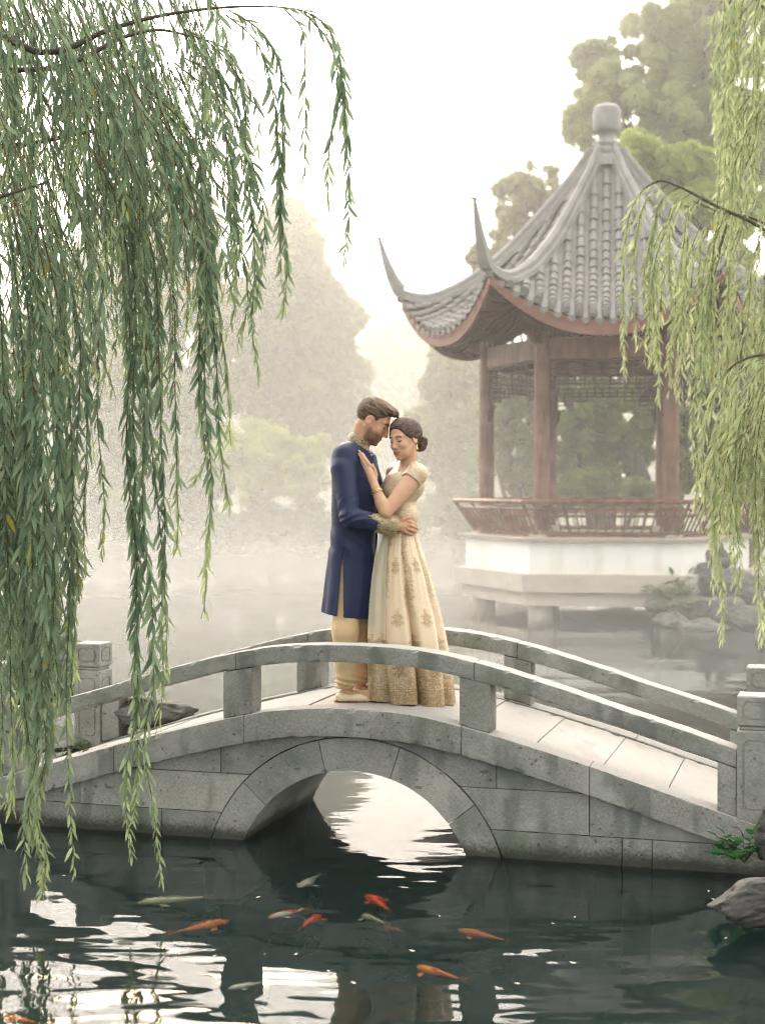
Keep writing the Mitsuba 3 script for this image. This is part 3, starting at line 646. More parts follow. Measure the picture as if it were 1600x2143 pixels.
# the near willow on the left: its trunk stands on the bank out of the picture, its twigs hang in front of the bridge
GREEN = ((.125, .190, .130), (.255, .330, .205), (.48, .54, .22))
will = thing('willow_tree', 'large weeping willow hanging its long green twigs down the left side over the bridge', 'willow tree')
tr = spline([(-3.9, 6.4, -.1), (-3.85, 6.5, 1.2), (-3.6, 6.7, 2.6), (-3.1, 7.0, 4.0), (-2.6, 7.3, 5.4)], 24)
obj('trunk', tube(tr, np.linspace(.30, .14, 24), 14), 'bark', will, True)
def limb(pts, r0, r1, n=26):
    P = spline(pts, n); obj('branch', tube(P, np.linspace(r0, r1, n), 7), 'bark', will, True); return P
A = lambda x, y, Y: tuple(at(x, y, Y))
limbs = [limb([(-3.3, 6.9, 3.4), A(-150, 60, 7.6), A(90, 110, 7.7), A(225, 62, 7.8), A(330, 33, 7.9), A(450, 16, 8.0), A(560, 12, 8.0)], .022, .004),
         limb([(-3.2, 6.95, 3.6), A(-120, 160, 8.0), A(120, 140, 8.1), A(250, 80, 8.2), A(330, 62, 8.3), A(400, 75, 8.3)], .020, .005),
         limb([(-3.0, 7.1, 4.2), A(-60, -120, 7.4), A(120, -60, 7.5), A(260, -40, 7.6), A(420, -30, 7.7)], .05, .008),
         limb([(-3.4, 6.9, 3.2), A(-160, 330, 8.3), A(60, 300, 8.4), A(220, 270, 8.5), A(300, 280, 8.5)], .022, .005),
         limb([(-3.5, 6.7, 2.9), A(-200, 500, 7.2), A(-20, 420, 7.2), A(100, 380, 7.3)], .016, .005)]
# named twigs that stand clear in the photograph: (start, ..., tip) in pixels and depth
clear = [
    ([(560, 12), (640, 22), (690, 70), (718, 180), (731, 330), (726, 430), (718, 545)], 8.0, 1.0), ([(640, 24), (688, 90), (706, 200), (692, 310), (686, 420)], 8.0, .8),
    ([(590, 15), (628, 60), (640, 130), (642, 240), (636, 370)], 8.05, .5), ([(480, 20), (545, 62), (583, 150), (594, 300), (588, 450), (597, 560), (596, 655)], 7.9, 1.3),
    ([(470, 30), (535, 90), (575, 200), (585, 340), (580, 480), (590, 600)], 7.95, .9), ([(400, 75), (470, 100), (520, 180), (540, 250), (545, 310)], 8.2, .7), ([(390, 60), (440, 90), (500, 170), (515, 260), (520, 330)], 8.2, .8),
    ([(380, 120), (470, 170), (515, 300), (530, 440), (535, 560), (525, 680), (538, 790)], 8.1, 1.15), ([(360, 130), (450, 210), (490, 360), (500, 500), (515, 620), (497, 720)], 8.1, 1.0), ([(420, 150), (500, 260), (545, 420), (548, 540), (541, 640)], 8.2, .9),
    ([(300, 180), (400, 280), (430, 440), (434, 640), (428, 830), (438, 1000), (430, 1140), (428, 1285)], 7.7, 1.25), ([(310, 200), (408, 320), (440, 520), (447, 700), (455, 880), (475, 1010), (478, 1060)], 7.75, 1.15),
    ([(290, 230), (380, 340), (415, 520), (420, 700), (420, 860), (425, 960), (408, 1010)], 7.7, 1.1), ([(330, 240), (425, 400), (452, 560), (460, 700), (480, 860), (487, 930)], 7.8, 1.0),
    ([(200, 330), (270, 460), (285, 660), (275, 860), (280, 1060), (290, 1240), (285, 1420), (292, 1590), (278, 1720)], 7.5, 1.3), ([(210, 320), (290, 480), (300, 700), (297, 900), (300, 1080), (322, 1260), (325, 1420), (300, 1560), (318, 1700), (332, 1845)], 7.45, 1.2),
    ([(205, 340), (262, 520), (275, 740), (268, 960), (282, 1160), (278, 1340), (290, 1480), (270, 1600), (266, 1700), (272, 1800)], 7.5, 1.2), ([(240, 350), (318, 520), (330, 760), (335, 960), (345, 1120), (342, 1250), (345, 1420), (330, 1520)], 7.55, 1.0),
    ([(230, 350), (300, 560), (312, 800), (322, 1000), (340, 1200), (352, 1340), (348, 1420)], 7.6, 1.0), ([(260, 360), (350, 560), (362, 800), (372, 1000), (378, 1090), (368, 1150)], 7.7, .9),
    ([(20, 420), (60, 640), (75, 900), (66, 1150), (70, 1380), (78, 1560), (64, 1700), (88, 1800), (82, 1865)], 7.2, 1.5), ([(30, 420), (80, 680), (92, 960), (100, 1200), (88, 1400), (92, 1580), (72, 1700), (98, 1790), (92, 1880)], 7.15, 1.5),
    ([(10, 430), (40, 700), (50, 980), (55, 1240), (52, 1440), (66, 1600), (48, 1720), (50, 1840)], 7.25, 1.3), ([(40, 440), (105, 700), (118, 960), (112, 1200), (100, 1400), (110, 1550), (85, 1660), (76, 1760)], 7.2, 1.3),
    ([(60, 440), (122, 720), (128, 980), (140, 1220), (142, 1400), (145, 1560), (143, 1700), (155, 1832)], 7.3, .75), ([(80, 440), (140, 720), (155, 980), (147, 1180), (152, 1340), (140, 1470)], 7.3, .9),
    ([(90, 440), (170, 720), (178, 940), (176, 1060), (182, 1190)], 7.5, .9), ([(100, 440), (160, 680), (165, 900), (150, 1040), (158, 1160), (152, 1300)], 7.4, 1.0), ([(110, 420), (190, 640), (205, 830), (215, 1000), (212, 1160)], 7.6, .8),
    ([(-10, 500), (10, 800), (12, 1100), (22, 1380), (28, 1560), (20, 1700)], 7.3, 1.2), ([(-30, 600), (-12, 900), (-4, 1200), (4, 1460), (-6, 1640), (2, 1760)], 7.3, 1.0),
]
nsing = 0
for pts, Y, dens in clear:
    path = [A(x, y, Y + .05 * math.sin(k * 1.7)) for k, (x, y) in enumerate(pts)]
    low = pts[-1][1] > 500
    twig_with_leaves(will, path, .0042, .023, .122, GREEN, dens * 1.25, single=9 if low else 6)
# the mass behind and between: shorter twigs from the branches
for k in range(235):
    x0 = prg.uniform(-60, 430) ** 1.0; Y = prg.uniform(7.2, 9.6)
    top = prg.uniform(-160, 60) if prg.uniform() < .5 else prg.uniform(60, 420)
    edge = np.interp(x0, [-60, 100, 200, 300, 400, 470], [1500, 1080, 1000, 950, 780, 520])
    ln = prg.uniform(280, 620); end = min(top + ln, edge * prg.uniform(.8, 1.03)); lean = prg.uniform(10, 75)
    if x0 > 300 and top < 60 and prg.uniform() < .45: continue
    ym = (top + end) / 2
    p = [A(x0 - 30, top, Y), A(x0 + lean * .5, top + (end - top) * .3, Y), A(x0 + lean, ym, Y), A(x0 + lean * 1.15 + prg.normal(0, 8), top + (end - top) * .8, Y), A(x0 + lean * 1.1 + prg.normal(0, 12), end, Y)]
    twig_with_leaves(will, p, .0036, .027, .115, GREEN, prg.uniform(.7, 1.1), single=0)
for k in range(80):                                              # lower left, thick behind the longest twigs
    x0 = prg.uniform(-50, 125) if k % 3 else prg.uniform(-50, 60); Y = prg.uniform(7.3, 8.4); top = prg.uniform(600, 1250); end = top + prg.uniform(250, 520); lean = prg.uniform(-5, 40)
    p = [A(x0, top, Y), A(x0 + lean, (top * 2 + end) / 3, Y), A(x0 + lean * 1.2, (top + end * 2) / 3, Y), A(x0 + lean + prg.normal(0, 10), min(end, 1700 if x0 < 40 else 1480), Y)]
    twig_with_leaves(will, p, .0036, .027, .125, GREEN, 1.2)

# the sunlit willow on the right, further off
LIME = ((.31, .36, .19), (.46, .505, .28), (.58, .605, .34))
wil2 = thing('willow_tree', 'pale yellow-green weeping willow hanging in front of the pavilion at the right edge', 'willow tree')
P2 = lambda x, y, Y: A(x, y, Y)
tr2 = spline([P2(1760, 1330, 14.6), P2(1750, 900, 14.4), P2(1720, 500, 14.2), P2(1700, 150, 14), P2(1690, -250, 14)], 20)
obj('trunk', tube(tr2, np.linspace(.28, .12, 20), 12), 'bark', wil2, True)
def limb2(pts, Y, r0, r1):
    P = spline([P2(x, y, Y) for x, y in pts], 22); obj('branch', tube(P, np.linspace(r0, r1, 22), 6), 'bark', wil2, True)
limb2([(1735, 640), (1660, 540), (1590, 475), (1500, 432), (1430, 395), (1380, 378), (1345, 395)], 13.2, .022, .004); limb2([(1740, 600), (1650, 500), (1570, 455), (1510, 445), (1450, 420)], 13.4, .016, .004)
limb2([(1730, 800), (1660, 760), (1600, 742), (1540, 760), (1500, 800)], 11.6, .02, .004); limb2([(1700, 200), (1650, 100), (1600, 20), (1550, -20), (1510, 30)], 13.5, .02, .005); limb2([(1490, 640), (1492, 560), (1505, 520), (1520, 470)], 13.6, .02, .012)
pts2 = [([(1380, 378), (1340, 400), (1316, 460), (1306, 560), (1302, 660), (1304, 785)], 13.2, 1.3), ([(1400, 385), (1350, 420), (1328, 500), (1322, 600), (1330, 680), (1336, 722)], 13.3, 1.2), ([(1420, 390), (1380, 430), (1362, 540), (1366, 640), (1380, 740), (1376, 842)], 13.2, 1.2),
        ([(1450, 400), (1410, 440), (1400, 560), (1404, 660), (1398, 770)], 13.3, 1.2), ([(1430, 390), (1390, 410), (1372, 470), (1350, 560), (1345, 640)], 13.2, 1.1), ([(1470, 410), (1440, 460), (1432, 600), (1430, 720), (1412, 800)], 13.1, 1.2),
        ([(1500, 432), (1470, 500), (1462, 620), (1456, 760), (1448, 900), (1460, 1000)], 13.0, 1.2), ([(1520, 440), (1496, 520), (1480, 660), (1470, 800), (1466, 940), (1480, 1050)], 13.0, 1.2), ([(1560, 450), (1530, 540), (1520, 700), (1516, 860), (1510, 1000)], 13.2, 1.2),
        ([(1600, 742), (1540, 760), (1500, 810), (1478, 880), (1460, 960), (1452, 1060)], 11.6, 1.25), ([(1600, 742), (1560, 765), (1520, 830), (1496, 930), (1500, 1040), (1494, 1140), (1508, 1240), (1510, 1340)], 11.5, 1.4), ([(1620, 750), (1580, 790), (1545, 880), (1535, 980), (1540, 1080), (1545, 1180), (1540, 1250)], 11.4, 1.3),
        ([(1640, 760), (1610, 800), (1585, 900), (1580, 1020), (1590, 1140), (1585, 1240), (1592, 1345)], 11.3, 1.4), ([(1650, 760), (1620, 820), (1600, 940), (1598, 1060), (1604, 1200), (1600, 1300)], 11.4, 1.4), ([(1600, 745), (1550, 780), (1530, 860), (1520, 960), (1530, 1050)], 11.6, 1.2),
        ([(1550, -20), (1515, 40), (1500, 130), (1492, 220), (1496, 300)], 13.5, 1.0), ([(1580, -10), (1540, 60), (1530, 180), (1520, 300), (1515, 420)], 13.4, 1.2)]
for pts, Y, dens in pts2: twig_with_leaves(wil2, [P2(x, y, Y) for x, y in pts], .0045, .026, .140, LIME, dens * 1.1, single=4 if pts[-1][1] > 700 else 2)
for k in range(185):
    band = prg.uniform()
    if band < .40: x0, top, Y = prg.uniform(1510, 1640), prg.uniform(-120, 330), prg.uniform(13, 15); end = top + prg.uniform(150, 330)
    elif band < .74: x0, top, Y = prg.uniform(1370, 1640), 0, prg.uniform(12.8, 14.6); top = np.interp(x0, [1370, 1450, 1640], [385, 410, 480]) + prg.uniform(-10, 200); end = min(top + prg.uniform(180, 380), np.interp(x0, [1370, 1480, 1640], [760, 860, 1000]))
    else: x0, top, Y = prg.uniform(1500, 1650), 0, prg.uniform(11.3, 12.4); top = np.interp(x0, [1500, 1650], [800, 745]) + prg.uniform(0, 130); end = top + prg.uniform(130, 330)
    lean = prg.uniform(-40, 6)
    twig_with_leaves(wil2, [P2(x0 + 20, top, Y), P2(x0 + lean * .6, top * .7 + end * .3, Y), P2(x0 + lean, top * .3 + end * .7, Y), P2(x0 + lean * 1.1, end, Y)], .004, .030, .135, LIME, prg.uniform(.9, 1.3))

# ---- trees and bushes in the mist ------------------------------------------------------------------------------
QV = np.array([[0, 0, 0], [.5, .28, .08], [1, 0, 0], [.5, -.28, .08]]); QF = np.array([[0, 2, 1], [0, 3, 2]])
def crown(lobes, n, size, cols, seed, gap=.46):
    n = int(n * 2.1); gap -= .062
    """leaves scattered through lobes (x, y, z, r), clumped with gaps"""
    rg = np.random.default_rng(seed); vol = np.array([l[3] ** 2.0 for l in lobes]); vol /= vol.sum(); VV, CC = [], []
    for (x, y, z, r), w in zip(lobes, vol):
        m = int(n * w * 1.9); d = rg.normal(size=(m, 3)); d /= np.linalg.norm(d, axis=1, keepdims=True)
        q = d * (rg.uniform(.2, 1, m) ** .45 * (.45 + 1.05 * meshkit.fbm(d * 2.6 + [x, y, z], 3, seed + 2)) * rg.choice([1, 1.12], m, p=[.85, .15]))[:, None] * r; q[:, 2] *= .8
        nz = meshkit.fbm((q + [x, y, z]) * (1.25 / max(r, .6) ** .35), 2, seed); keep = nz > gap - .10 * (1 - np.linalg.norm(q, axis=1) / r)
        q, nz, d = q[keep], nz[keep], d[keep]; m = len(q)
        t = np.clip(.5 + 1.6 * (meshkit.fbm((q + [x, y, z]) * .9, 2, seed + 7) - .5) + rg.normal(0, .05, m) + .35 * (x * .37 % 1 - .5), 0, 1)[:, None]
        col = np.array(cols[0]) * (1 - t) + np.array(cols[1]) * t
        nz_ = d + .30 * rg.normal(size=(m, 3)) + [0, 0, .35]; nz_ /= np.linalg.norm(nz_, axis=1, keepdims=True)      # leaves lie like scales on their bough
        x_ = np.cross(nz_, rg.normal(size=(m, 3))); x_ /= np.linalg.norm(x_, axis=1, keepdims=True); Rm = np.stack([x_, np.cross(nz_, x_), nz_], -1)
        VV.append(np.einsum('nij,kj->nki', Rm, QV) * (size * rg.uniform(.6, 1.25, m))[:, None, None] + (q + [x, y, z])[:, None]); CC.append(np.repeat(col[:, None], len(QV), 1))
    return np.concatenate(VV), np.concatenate(CC)
def tree(name, label, cat_, base, lobes, n, size, cols, seed, r0=.25, group=None, gap=.46, lean=0.0):
    t = thing(name, label, cat_, group); rg = np.random.default_rng(seed + 500)
    if r0 > 0:
        zs = min(l[2] - .6 * l[3] for l in lobes); cx, cy = np.mean([l[0] for l in lobes]), np.mean([l[1] for l in lobes]); b = np.array([base[0], base[1], -.1]); top = np.array([cx * .75 + base[0] * .25, cy, max(zs, 1.2) * .55 + .45 * np.mean([l[2] for l in lobes])])
        mid = b * .45 + top * .55 + [lean, 0, 0]; P = spline([b, b * .75 + mid * .25 + [rg.normal(0, .1), 0, .1], mid, top], 18)
        obj('trunk', tube(P, np.linspace(r0, r0 * .45, 18), 9), 'bark', t, True)
        bl = []
        for l in sorted(lobes, key=lambda l: -l[3])[:10]:
            k = rg.integers(8, 15); e = np.array(l[:3]); s = P[k]; m_ = s * .5 + e * .5 + [0, 0, -.12 * np.linalg.norm(e - s)]
            bl.append(tube(spline([s, m_, e], 9), np.linspace(r0 * .42, r0 * .10, 9), 5))
            for j in range(3):
                e2 = e + rg.normal(size=3) * l[3] * .55; bl.append(tube(spline([m_ * .4 + e * .6, (e + e2) / 2 + rg.normal(0, .1, 3), e2], 6), np.linspace(r0 * .16, r0 * .04, 6), 4))
        obj('limbs', cat(bl), 'bark', t, True)
    V, C = crown(lobes, n, size, cols, seed, gap)
    leaf_obj('crown', V, C, 'leaf_far', t, QF); return t
def lob(spec, Y, seed, n=6, dy=1.3, thick=.42):
    """boughs for a few discs (px, py, r px) seen in the photograph: each disc a ball filled with small uneven clumps, gaps between them"""
    rg = np.random.default_rng(seed); out = []
    for px, py, r in spec:
        c = at(px, py, Y); R = r * Y / FOC; out.append((*c, R * thick))
        for k in range(n * 4):
            d = rg.normal(size=3); d /= np.linalg.norm(d); d[1] *= dy; q = c + d * R * rg.uniform(.25, 1.05) ** .6 * [1, 1, .85]; out.append((*q, R * rg.uniform(.15, .30)))
    return out
def bough(spec, Y, seed, n=6): return lob(spec, Y, seed, n, 1.4, .70)
OLIVE, SOFT, FRESH, DEEP = ((.085, .115, .040), (.19, .215, .070)), ((.125, .170, .060), (.24, .28, .095)), ((.26, .34, .080), (.42, .48, .13)), ((.060, .105, .040), (.13, .19, .065))
def ground_at(px, Y): return at(px, 1015, Y)[:2]
FT = 'trees fading into the mist across the pond'
tree('misty_tree', 'tall hazy tree standing across the pond between the willow and the couple', 'tree', ground_at(640, 48), lob([(620, 560, 95), (690, 660, 80), (560, 640, 85), (640, 760, 110), (540, 790, 90), (700, 810, 75), (600, 470, 50), (600, 900, 80), (680, 900, 60)], 48, 1, 7), 16000, .40, ((.13, .16, .06), (.22, .25, .09)), 1, .26, gap=.47)
tree('misty_tree', 'hazy tree half hidden behind the left-hand willow twigs', 'tree', ground_at(330, 46), lob([(330, 500, 120), (210, 620, 120), (420, 650, 110), (310, 780, 140), (120, 780, 120), (250, 920, 110), (380, 900, 90)], 46, 2, 7), 15000, .44, SOFT, 2, .28, gap=.40)
tree('misty_tree', 'faintest tree, palest in the mist right above the couple', 'tree', ground_at(850, 62), lob([(820, 760, 85), (900, 690, 80), (760, 850, 70), (930, 830, 90), (850, 900, 100), (800, 1000, 90), (900, 1000, 80)], 62, 3, 6), 12000, .46, SOFT, 3, .28, gap=.47)
tree('misty_tree', 'pale round-headed tree between the couple and the pavilion posts', 'tree', ground_at(960, 44), lob([(940, 790, 70), (1000, 880, 75), (900, 910, 60), (970, 980, 60)], 44, 4, 6), 9000, .32, SOFT, 4, .16, gap=.47)
tree('garden_tree', 'large spreading tree rising behind the pavilion finial at the top right', 'tree', ground_at(1500, 36), lob([(1300, 180, 95), (1420, 90, 120), (1230, 260, 60), (1500, 200, 120), (1560, 40, 110), (1400, 250, 90), (1600, 330, 110), (1250, 120, 45), (1480, -60, 110)], 36, 5, 9), 46000, .16, ((.22, .27, .11), (.38, .43, .18)), 5, .17, gap=.50)
tree('garden_tree', 'smaller light tree showing left of the pavilion roof ridge', 'tree', ground_at(1130, 38), lob([(1100, 385, 62), (1075, 470, 62), (1150, 440, 65), (1050, 560, 70), (1130, 560, 80), (1190, 500, 70), (1015, 640, 60), (1060, 650, 60)], 38, 6, 9), 26000, .15, ((.20, .22, .09), (.32, .33, .14)), 6, .18, gap=.51)
tree('garden_tree', 'rounded pale green crown just right of the pavilion roof peak', 'tree', ground_at(1420, 33), lob([(1400, 350, 75), (1340, 330, 60), (1470, 380, 70), (1420, 450, 90), (1520, 470, 90)], 33, 7, 7), 14000, .17, FRESH, 7, .18, gap=.45)
tree('garden_tree', 'leaning dark-limbed tree seen through the pavilion between its front columns', 'tree', ground_at(1340, 33.5), lob([(1220, 850, 60), (1300, 820, 70), (1370, 880, 60), (1250, 950, 55), (1350, 960, 55), (1180, 780, 60), (1195, 900, 60), (1290, 900, 55), (1250, 1010, 60), (1180, 990, 50)], 33.5, 8, 6), 12000, .15, SOFT, 8, .22, gap=.49, lean=-.7)
tree('garden_tree', 'green tree seen through the pavilion beside its left front column', 'tree', ground_at(1075, 36), lob([(1060, 860, 50), (1090, 930, 50), (1040, 960, 45), (1120, 800, 55), (1100, 1000, 50), (1060, 790, 50)], 36, 9, 6), 9000, .16, SOFT, 9, .13, gap=.48)
tree('garden_tree', 'leafy tree standing behind the gallery at the right edge', 'tree', ground_at(1580, 30), lob([(1520, 760, 90), (1600, 850, 90), (1480, 900, 70), (1560, 980, 80), (1620, 640, 110), (1450, 980, 50)], 30, 10, 7), 15000, .15, SOFT, 10, .22, gap=.47)
limbx = obj('leaning_branch', tube(spline([at(1345, 1010, 33), at(1325, 960, 33), at(1285, 928, 33), at(1240, 915, 33), at(1205, 880, 33), at(1180, 830, 33)], 20), np.linspace(.20, .07, 20), 8), 'bark', 'garden_tree_003', True)
bushes = [((560, 930, 75), (480, 950, 60), (640, 950, 60), (540, 1000, 80), (620, 1010, 70), 42.5, FRESH, 'broad bright yellow-green bush across the pond left of the man'), ((420, 1000, 70), (350, 980, 70), (380, 1060, 60), 43, SOFT, 'soft green bush across the pond behind the willow twig tips'),
          ((560, 1085, 60), (470, 1100, 50), (650, 1090, 55), (700, 1110, 40), 42, DEEP, 'low dark bush at the far waterline left of the couple'), ((230, 1060, 90), (120, 1030, 100), (300, 1110, 50), 42, SOFT, 'hazy bush on the far bank behind the left willow'),
          ((740, 1090, 50), (800, 1050, 60), (870, 1090, 55), (920, 1060, 50), 44, SOFT, 'misty bushes in a row behind the couple'), ((960, 1090, 40), (1010, 1070, 40), (1060, 1080, 40), 40, DEEP, 'low bush behind the left end of the pavilion bench'),
          ((1230, 1020, 45), (1300, 1035, 40), (1180, 1045, 35), (1360, 1030, 40), 31.5, SOFT, 'low leafy bushes seen through the pavilion over its front rail'), ((1560, 1080, 60), (1500, 1060, 40), (1610, 1110, 60), 29, DEEP, 'dark shrub behind the gallery at the right edge')]
for i, b in enumerate(bushes):
    *spec, Y, cols, lab = b
    t = tree('bush', lab, 'bush', (0, 0), bough(spec, Y, 40 + i, 5), 9000, .13 if Y > 35 else .10, cols, 40 + i, 0, gap=.42)

# the wood that closes the view, and the low growth along the far waterline
wl_ = []
wr_ = np.random.default_rng(91)
for k in range(46):
    x = -38 + 84 * k / 45 + wr_.normal(0, .5); h_ = wr_.uniform(3.0, 7.2) if x < 9 else wr_.uniform(6, 9); y = wr_.uniform(58, 72)
    for z in np.arange(.6, h_, 1.7): wl_.append((x + wr_.normal(0, .6), y, z, wr_.uniform(1.3, 2.1)))
V, Cc = crown(wl_, 26000, .62, SOFT, 90, .36)
tag(leaf_obj('distant_woodland', V, Cc, 'leaf_far', None, QF), 'pale wood melting into the mist beyond the pond', 'woodland', kind='stuff')
lw_ = [(x, 46.6 + .8 * math.sin(x * 1.3) + max(0, -6 - x) * -.35 * 0, .18 + .25 * abs(math.sin(x * 2.1)), .55) for x in np.arange(-13, 5.5, .42)]
V, Cc = crown(lw_, 12000, .14, DEEP, 92, .36)
tag(leaf_obj('waterside_shrubbery', V, Cc, 'leaf_far', None, QF), 'low ground cover along the far waterline', 'ground cover', kind='stuff')
# ---- rocks and small plants on the banks ------------------------------------------------------------------------
def rock(px, py, Y, w, h, label, seed, group='boulders heaped on the bank beside the gallery', dep=None, sub=4, m='rock'):
    """a boulder whose foot shows at (px, py), w and h pixels large"""
    c = at(px, py, Y); W, Hh = w * Y / FOC / 2, h * Y / FOC / 2
    k = obj('rock', rock_mesh((c[0], c[1], c[2]), (W * 1.12, (dep or W * .9), Hh * 1.15), seed, sub), m, None, True)
    tag(k, label, 'rock', group); return k
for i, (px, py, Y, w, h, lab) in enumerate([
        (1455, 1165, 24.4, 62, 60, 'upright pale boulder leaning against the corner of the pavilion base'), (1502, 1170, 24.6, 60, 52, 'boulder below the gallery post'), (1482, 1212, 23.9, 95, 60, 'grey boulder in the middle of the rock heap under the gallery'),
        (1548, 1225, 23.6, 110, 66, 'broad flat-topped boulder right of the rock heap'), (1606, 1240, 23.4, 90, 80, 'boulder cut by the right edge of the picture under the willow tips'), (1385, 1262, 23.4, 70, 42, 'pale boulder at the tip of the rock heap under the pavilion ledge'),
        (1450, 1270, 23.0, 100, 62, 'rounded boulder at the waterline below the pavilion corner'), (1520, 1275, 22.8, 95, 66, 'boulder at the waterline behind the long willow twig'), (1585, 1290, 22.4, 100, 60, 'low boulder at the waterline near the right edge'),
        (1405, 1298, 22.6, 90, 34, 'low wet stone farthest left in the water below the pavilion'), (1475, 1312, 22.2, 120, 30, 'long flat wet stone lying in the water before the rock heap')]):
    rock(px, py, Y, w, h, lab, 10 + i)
rock(1597, 1335, 20.0, 40, 60, 'lone stone in the water at the right edge above the far newel', 31, group=None)
rock(1600, 1880, 7.15, 112, 96, 'dark weathered boulder at the lower right corner by the end of the bridge', 32, group=None, dep=.28, sub=5, m='rock_shaded')
rock(1612, 1745, 7.75, 60, 110, 'knobbly stone against the bridge end above the lower right boulder', 33, group=None, dep=.12, sub=5, m='rock_shaded')
rock(318, 1490, 10.6, 130, 62, 'rounded boulder showing between the rails at the left end of the bridge', 34, group=None, dep=.30, sub=5)
rock(120, 1400, 11.3, 110, 130, 'tall grey boulder behind the left far newel', 35, group=None, dep=.3); rock(30, 1420, 11.0, 150, 110, 'boulder behind the willow twigs at the left edge', 36, group=None, dep=.3)
rock(110, 1545, 10.6, 200, 40, 'low flat stone on the bank beside the left bridge end', 37, group=None, dep=.3); rock(60, 1320, 12.0, 120, 110, 'dark boulder highest on the left bank', 38, group=None, dep=.35)
for i, (px, w, h) in enumerate([(430, 60, 18), (500, 44, 14), (640, 70, 16), (720, 40, 12), (330, 50, 16), (890, 50, 14)]):
    rock(px, 1152, 45.6, w, h, ['pale stone at the far waterline below the bright bush', 'second small stone at the far waterline under the dark bush', 'stone at the far waterline just left of the man', 'stone at the far waterline hidden behind the couple', 'stone at the far waterline leftmost, behind the willow', 'stone at the far waterline right of the couple'][i], 60 + i, group='small stones along the far waterline', sub=2)
BROADV, BROADF = leaf_template(.18, .25, 4, .26)
def plant(label, base, n, length, size, cols, seed, spread=1.0, lean=(0, 0, 0), pieces=True, tv=BROADV, tf=BROADF):
    """stems fanning out from a foot, with leaves in pairs"""
    t = thing('plant', label, 'plant'); rg = np.random.default_rng(seed)
    for k in range(n):
        a = rg.uniform(0, 6.28); d = np.array([math.cos(a) * spread, math.sin(a) * spread * .7, rg.uniform(.5, 1.0)]) + lean; d /= np.linalg.norm(d); L = length * rg.uniform(.6, 1.1)
        P = spline([base, base + d * L * .5, base + d * L + [0, 0, -.18 * L]], 10); st = obj('stem', tube(P, np.linspace(.004, .0015, 10) * (length / .25) ** .5, 4, False), 'twig', t, True)
        m = int(rg.integers(4, 7)); s = np.linspace(.45, 1, m); pos = np.stack([np.interp(s, np.linspace(0, 1, 10), P[:, j]) for j in range(3)], -1)
        side = np.cross(d, [0, 0, 1]); side /= np.linalg.norm(side) + 1e-9
        dd = d[None] * .6 + side[None] * np.where(np.arange(m) % 2 == 0, 1, -1)[:, None] * .9 + rg.normal(0, .15, (m, 3)); dd[-1] = d; dd[:, 2] -= .25
        c = np.array(cols[0]) + (np.array(cols[1]) - np.array(cols[0])) * rg.uniform(0, 1, (m, 1))
        V, C = leaves(pos, dd, size * rg.uniform(.7, 1.15, m), rg.normal(0, .3, m), c, tv, tf)
        if pieces:
            for j in range(m): leaf_obj('leaf', V[j:j + 1], C[j:j + 1], 'leaf', st, tf)
        else: tag(leaf_obj('foliage', V, C, 'leaf', st, tf), kind='stuff')
    return t
plant('bright green leafy plant sprouting at the foot of the bridge by the lower right boulder', at(1558, 1806, 7.86), 15, .20, .085, ((.020, .075, .030), (.05, .15, .05)), 3, .9, (-.25, -.45, .25))
plant('small dark ivy sprig on the wall just above the water near the right bridge end', at(1492, 1790, 8.12), 4, .07, .03, ((.02, .05, .025), (.03, .08, .03)), 4, .9, (-.2, -.5, -.1))
plant('feathery green fern on the rock heap under the pavilion corner', at(1415, 1262, 23.3), 16, .55, .17, ((.05, .09, .04), (.11, .16, .05)), 5, .9, (-.3, -.3, .1), False)
plant('yellowish fern drooping over the waterline stones below the pavilion', at(1432, 1282, 22.9), 10, .45, .16, ((.12, .15, .05), (.2, .22, .08)), 6, .9, (-.3, -.4, -.1), False)
plant('dark strappy plant at the left edge of the bank behind the willow', at(0, 1420, 10.6), 12, .55, .22, ((.03, .06, .03), (.06, .10, .04)), 7, .6, (.1, 0, .4), False, *leaf_template(.2, .3, 4, .07))
plant('grassy tuft at the far left end of the bridge', at(190, 1580, 9.9), 7, .14, .07, ((.05, .10, .04), (.10, .16, .05)), 9, .9, (0, -.2, .1), False, *leaf_template(.2, .3, 4, .07))
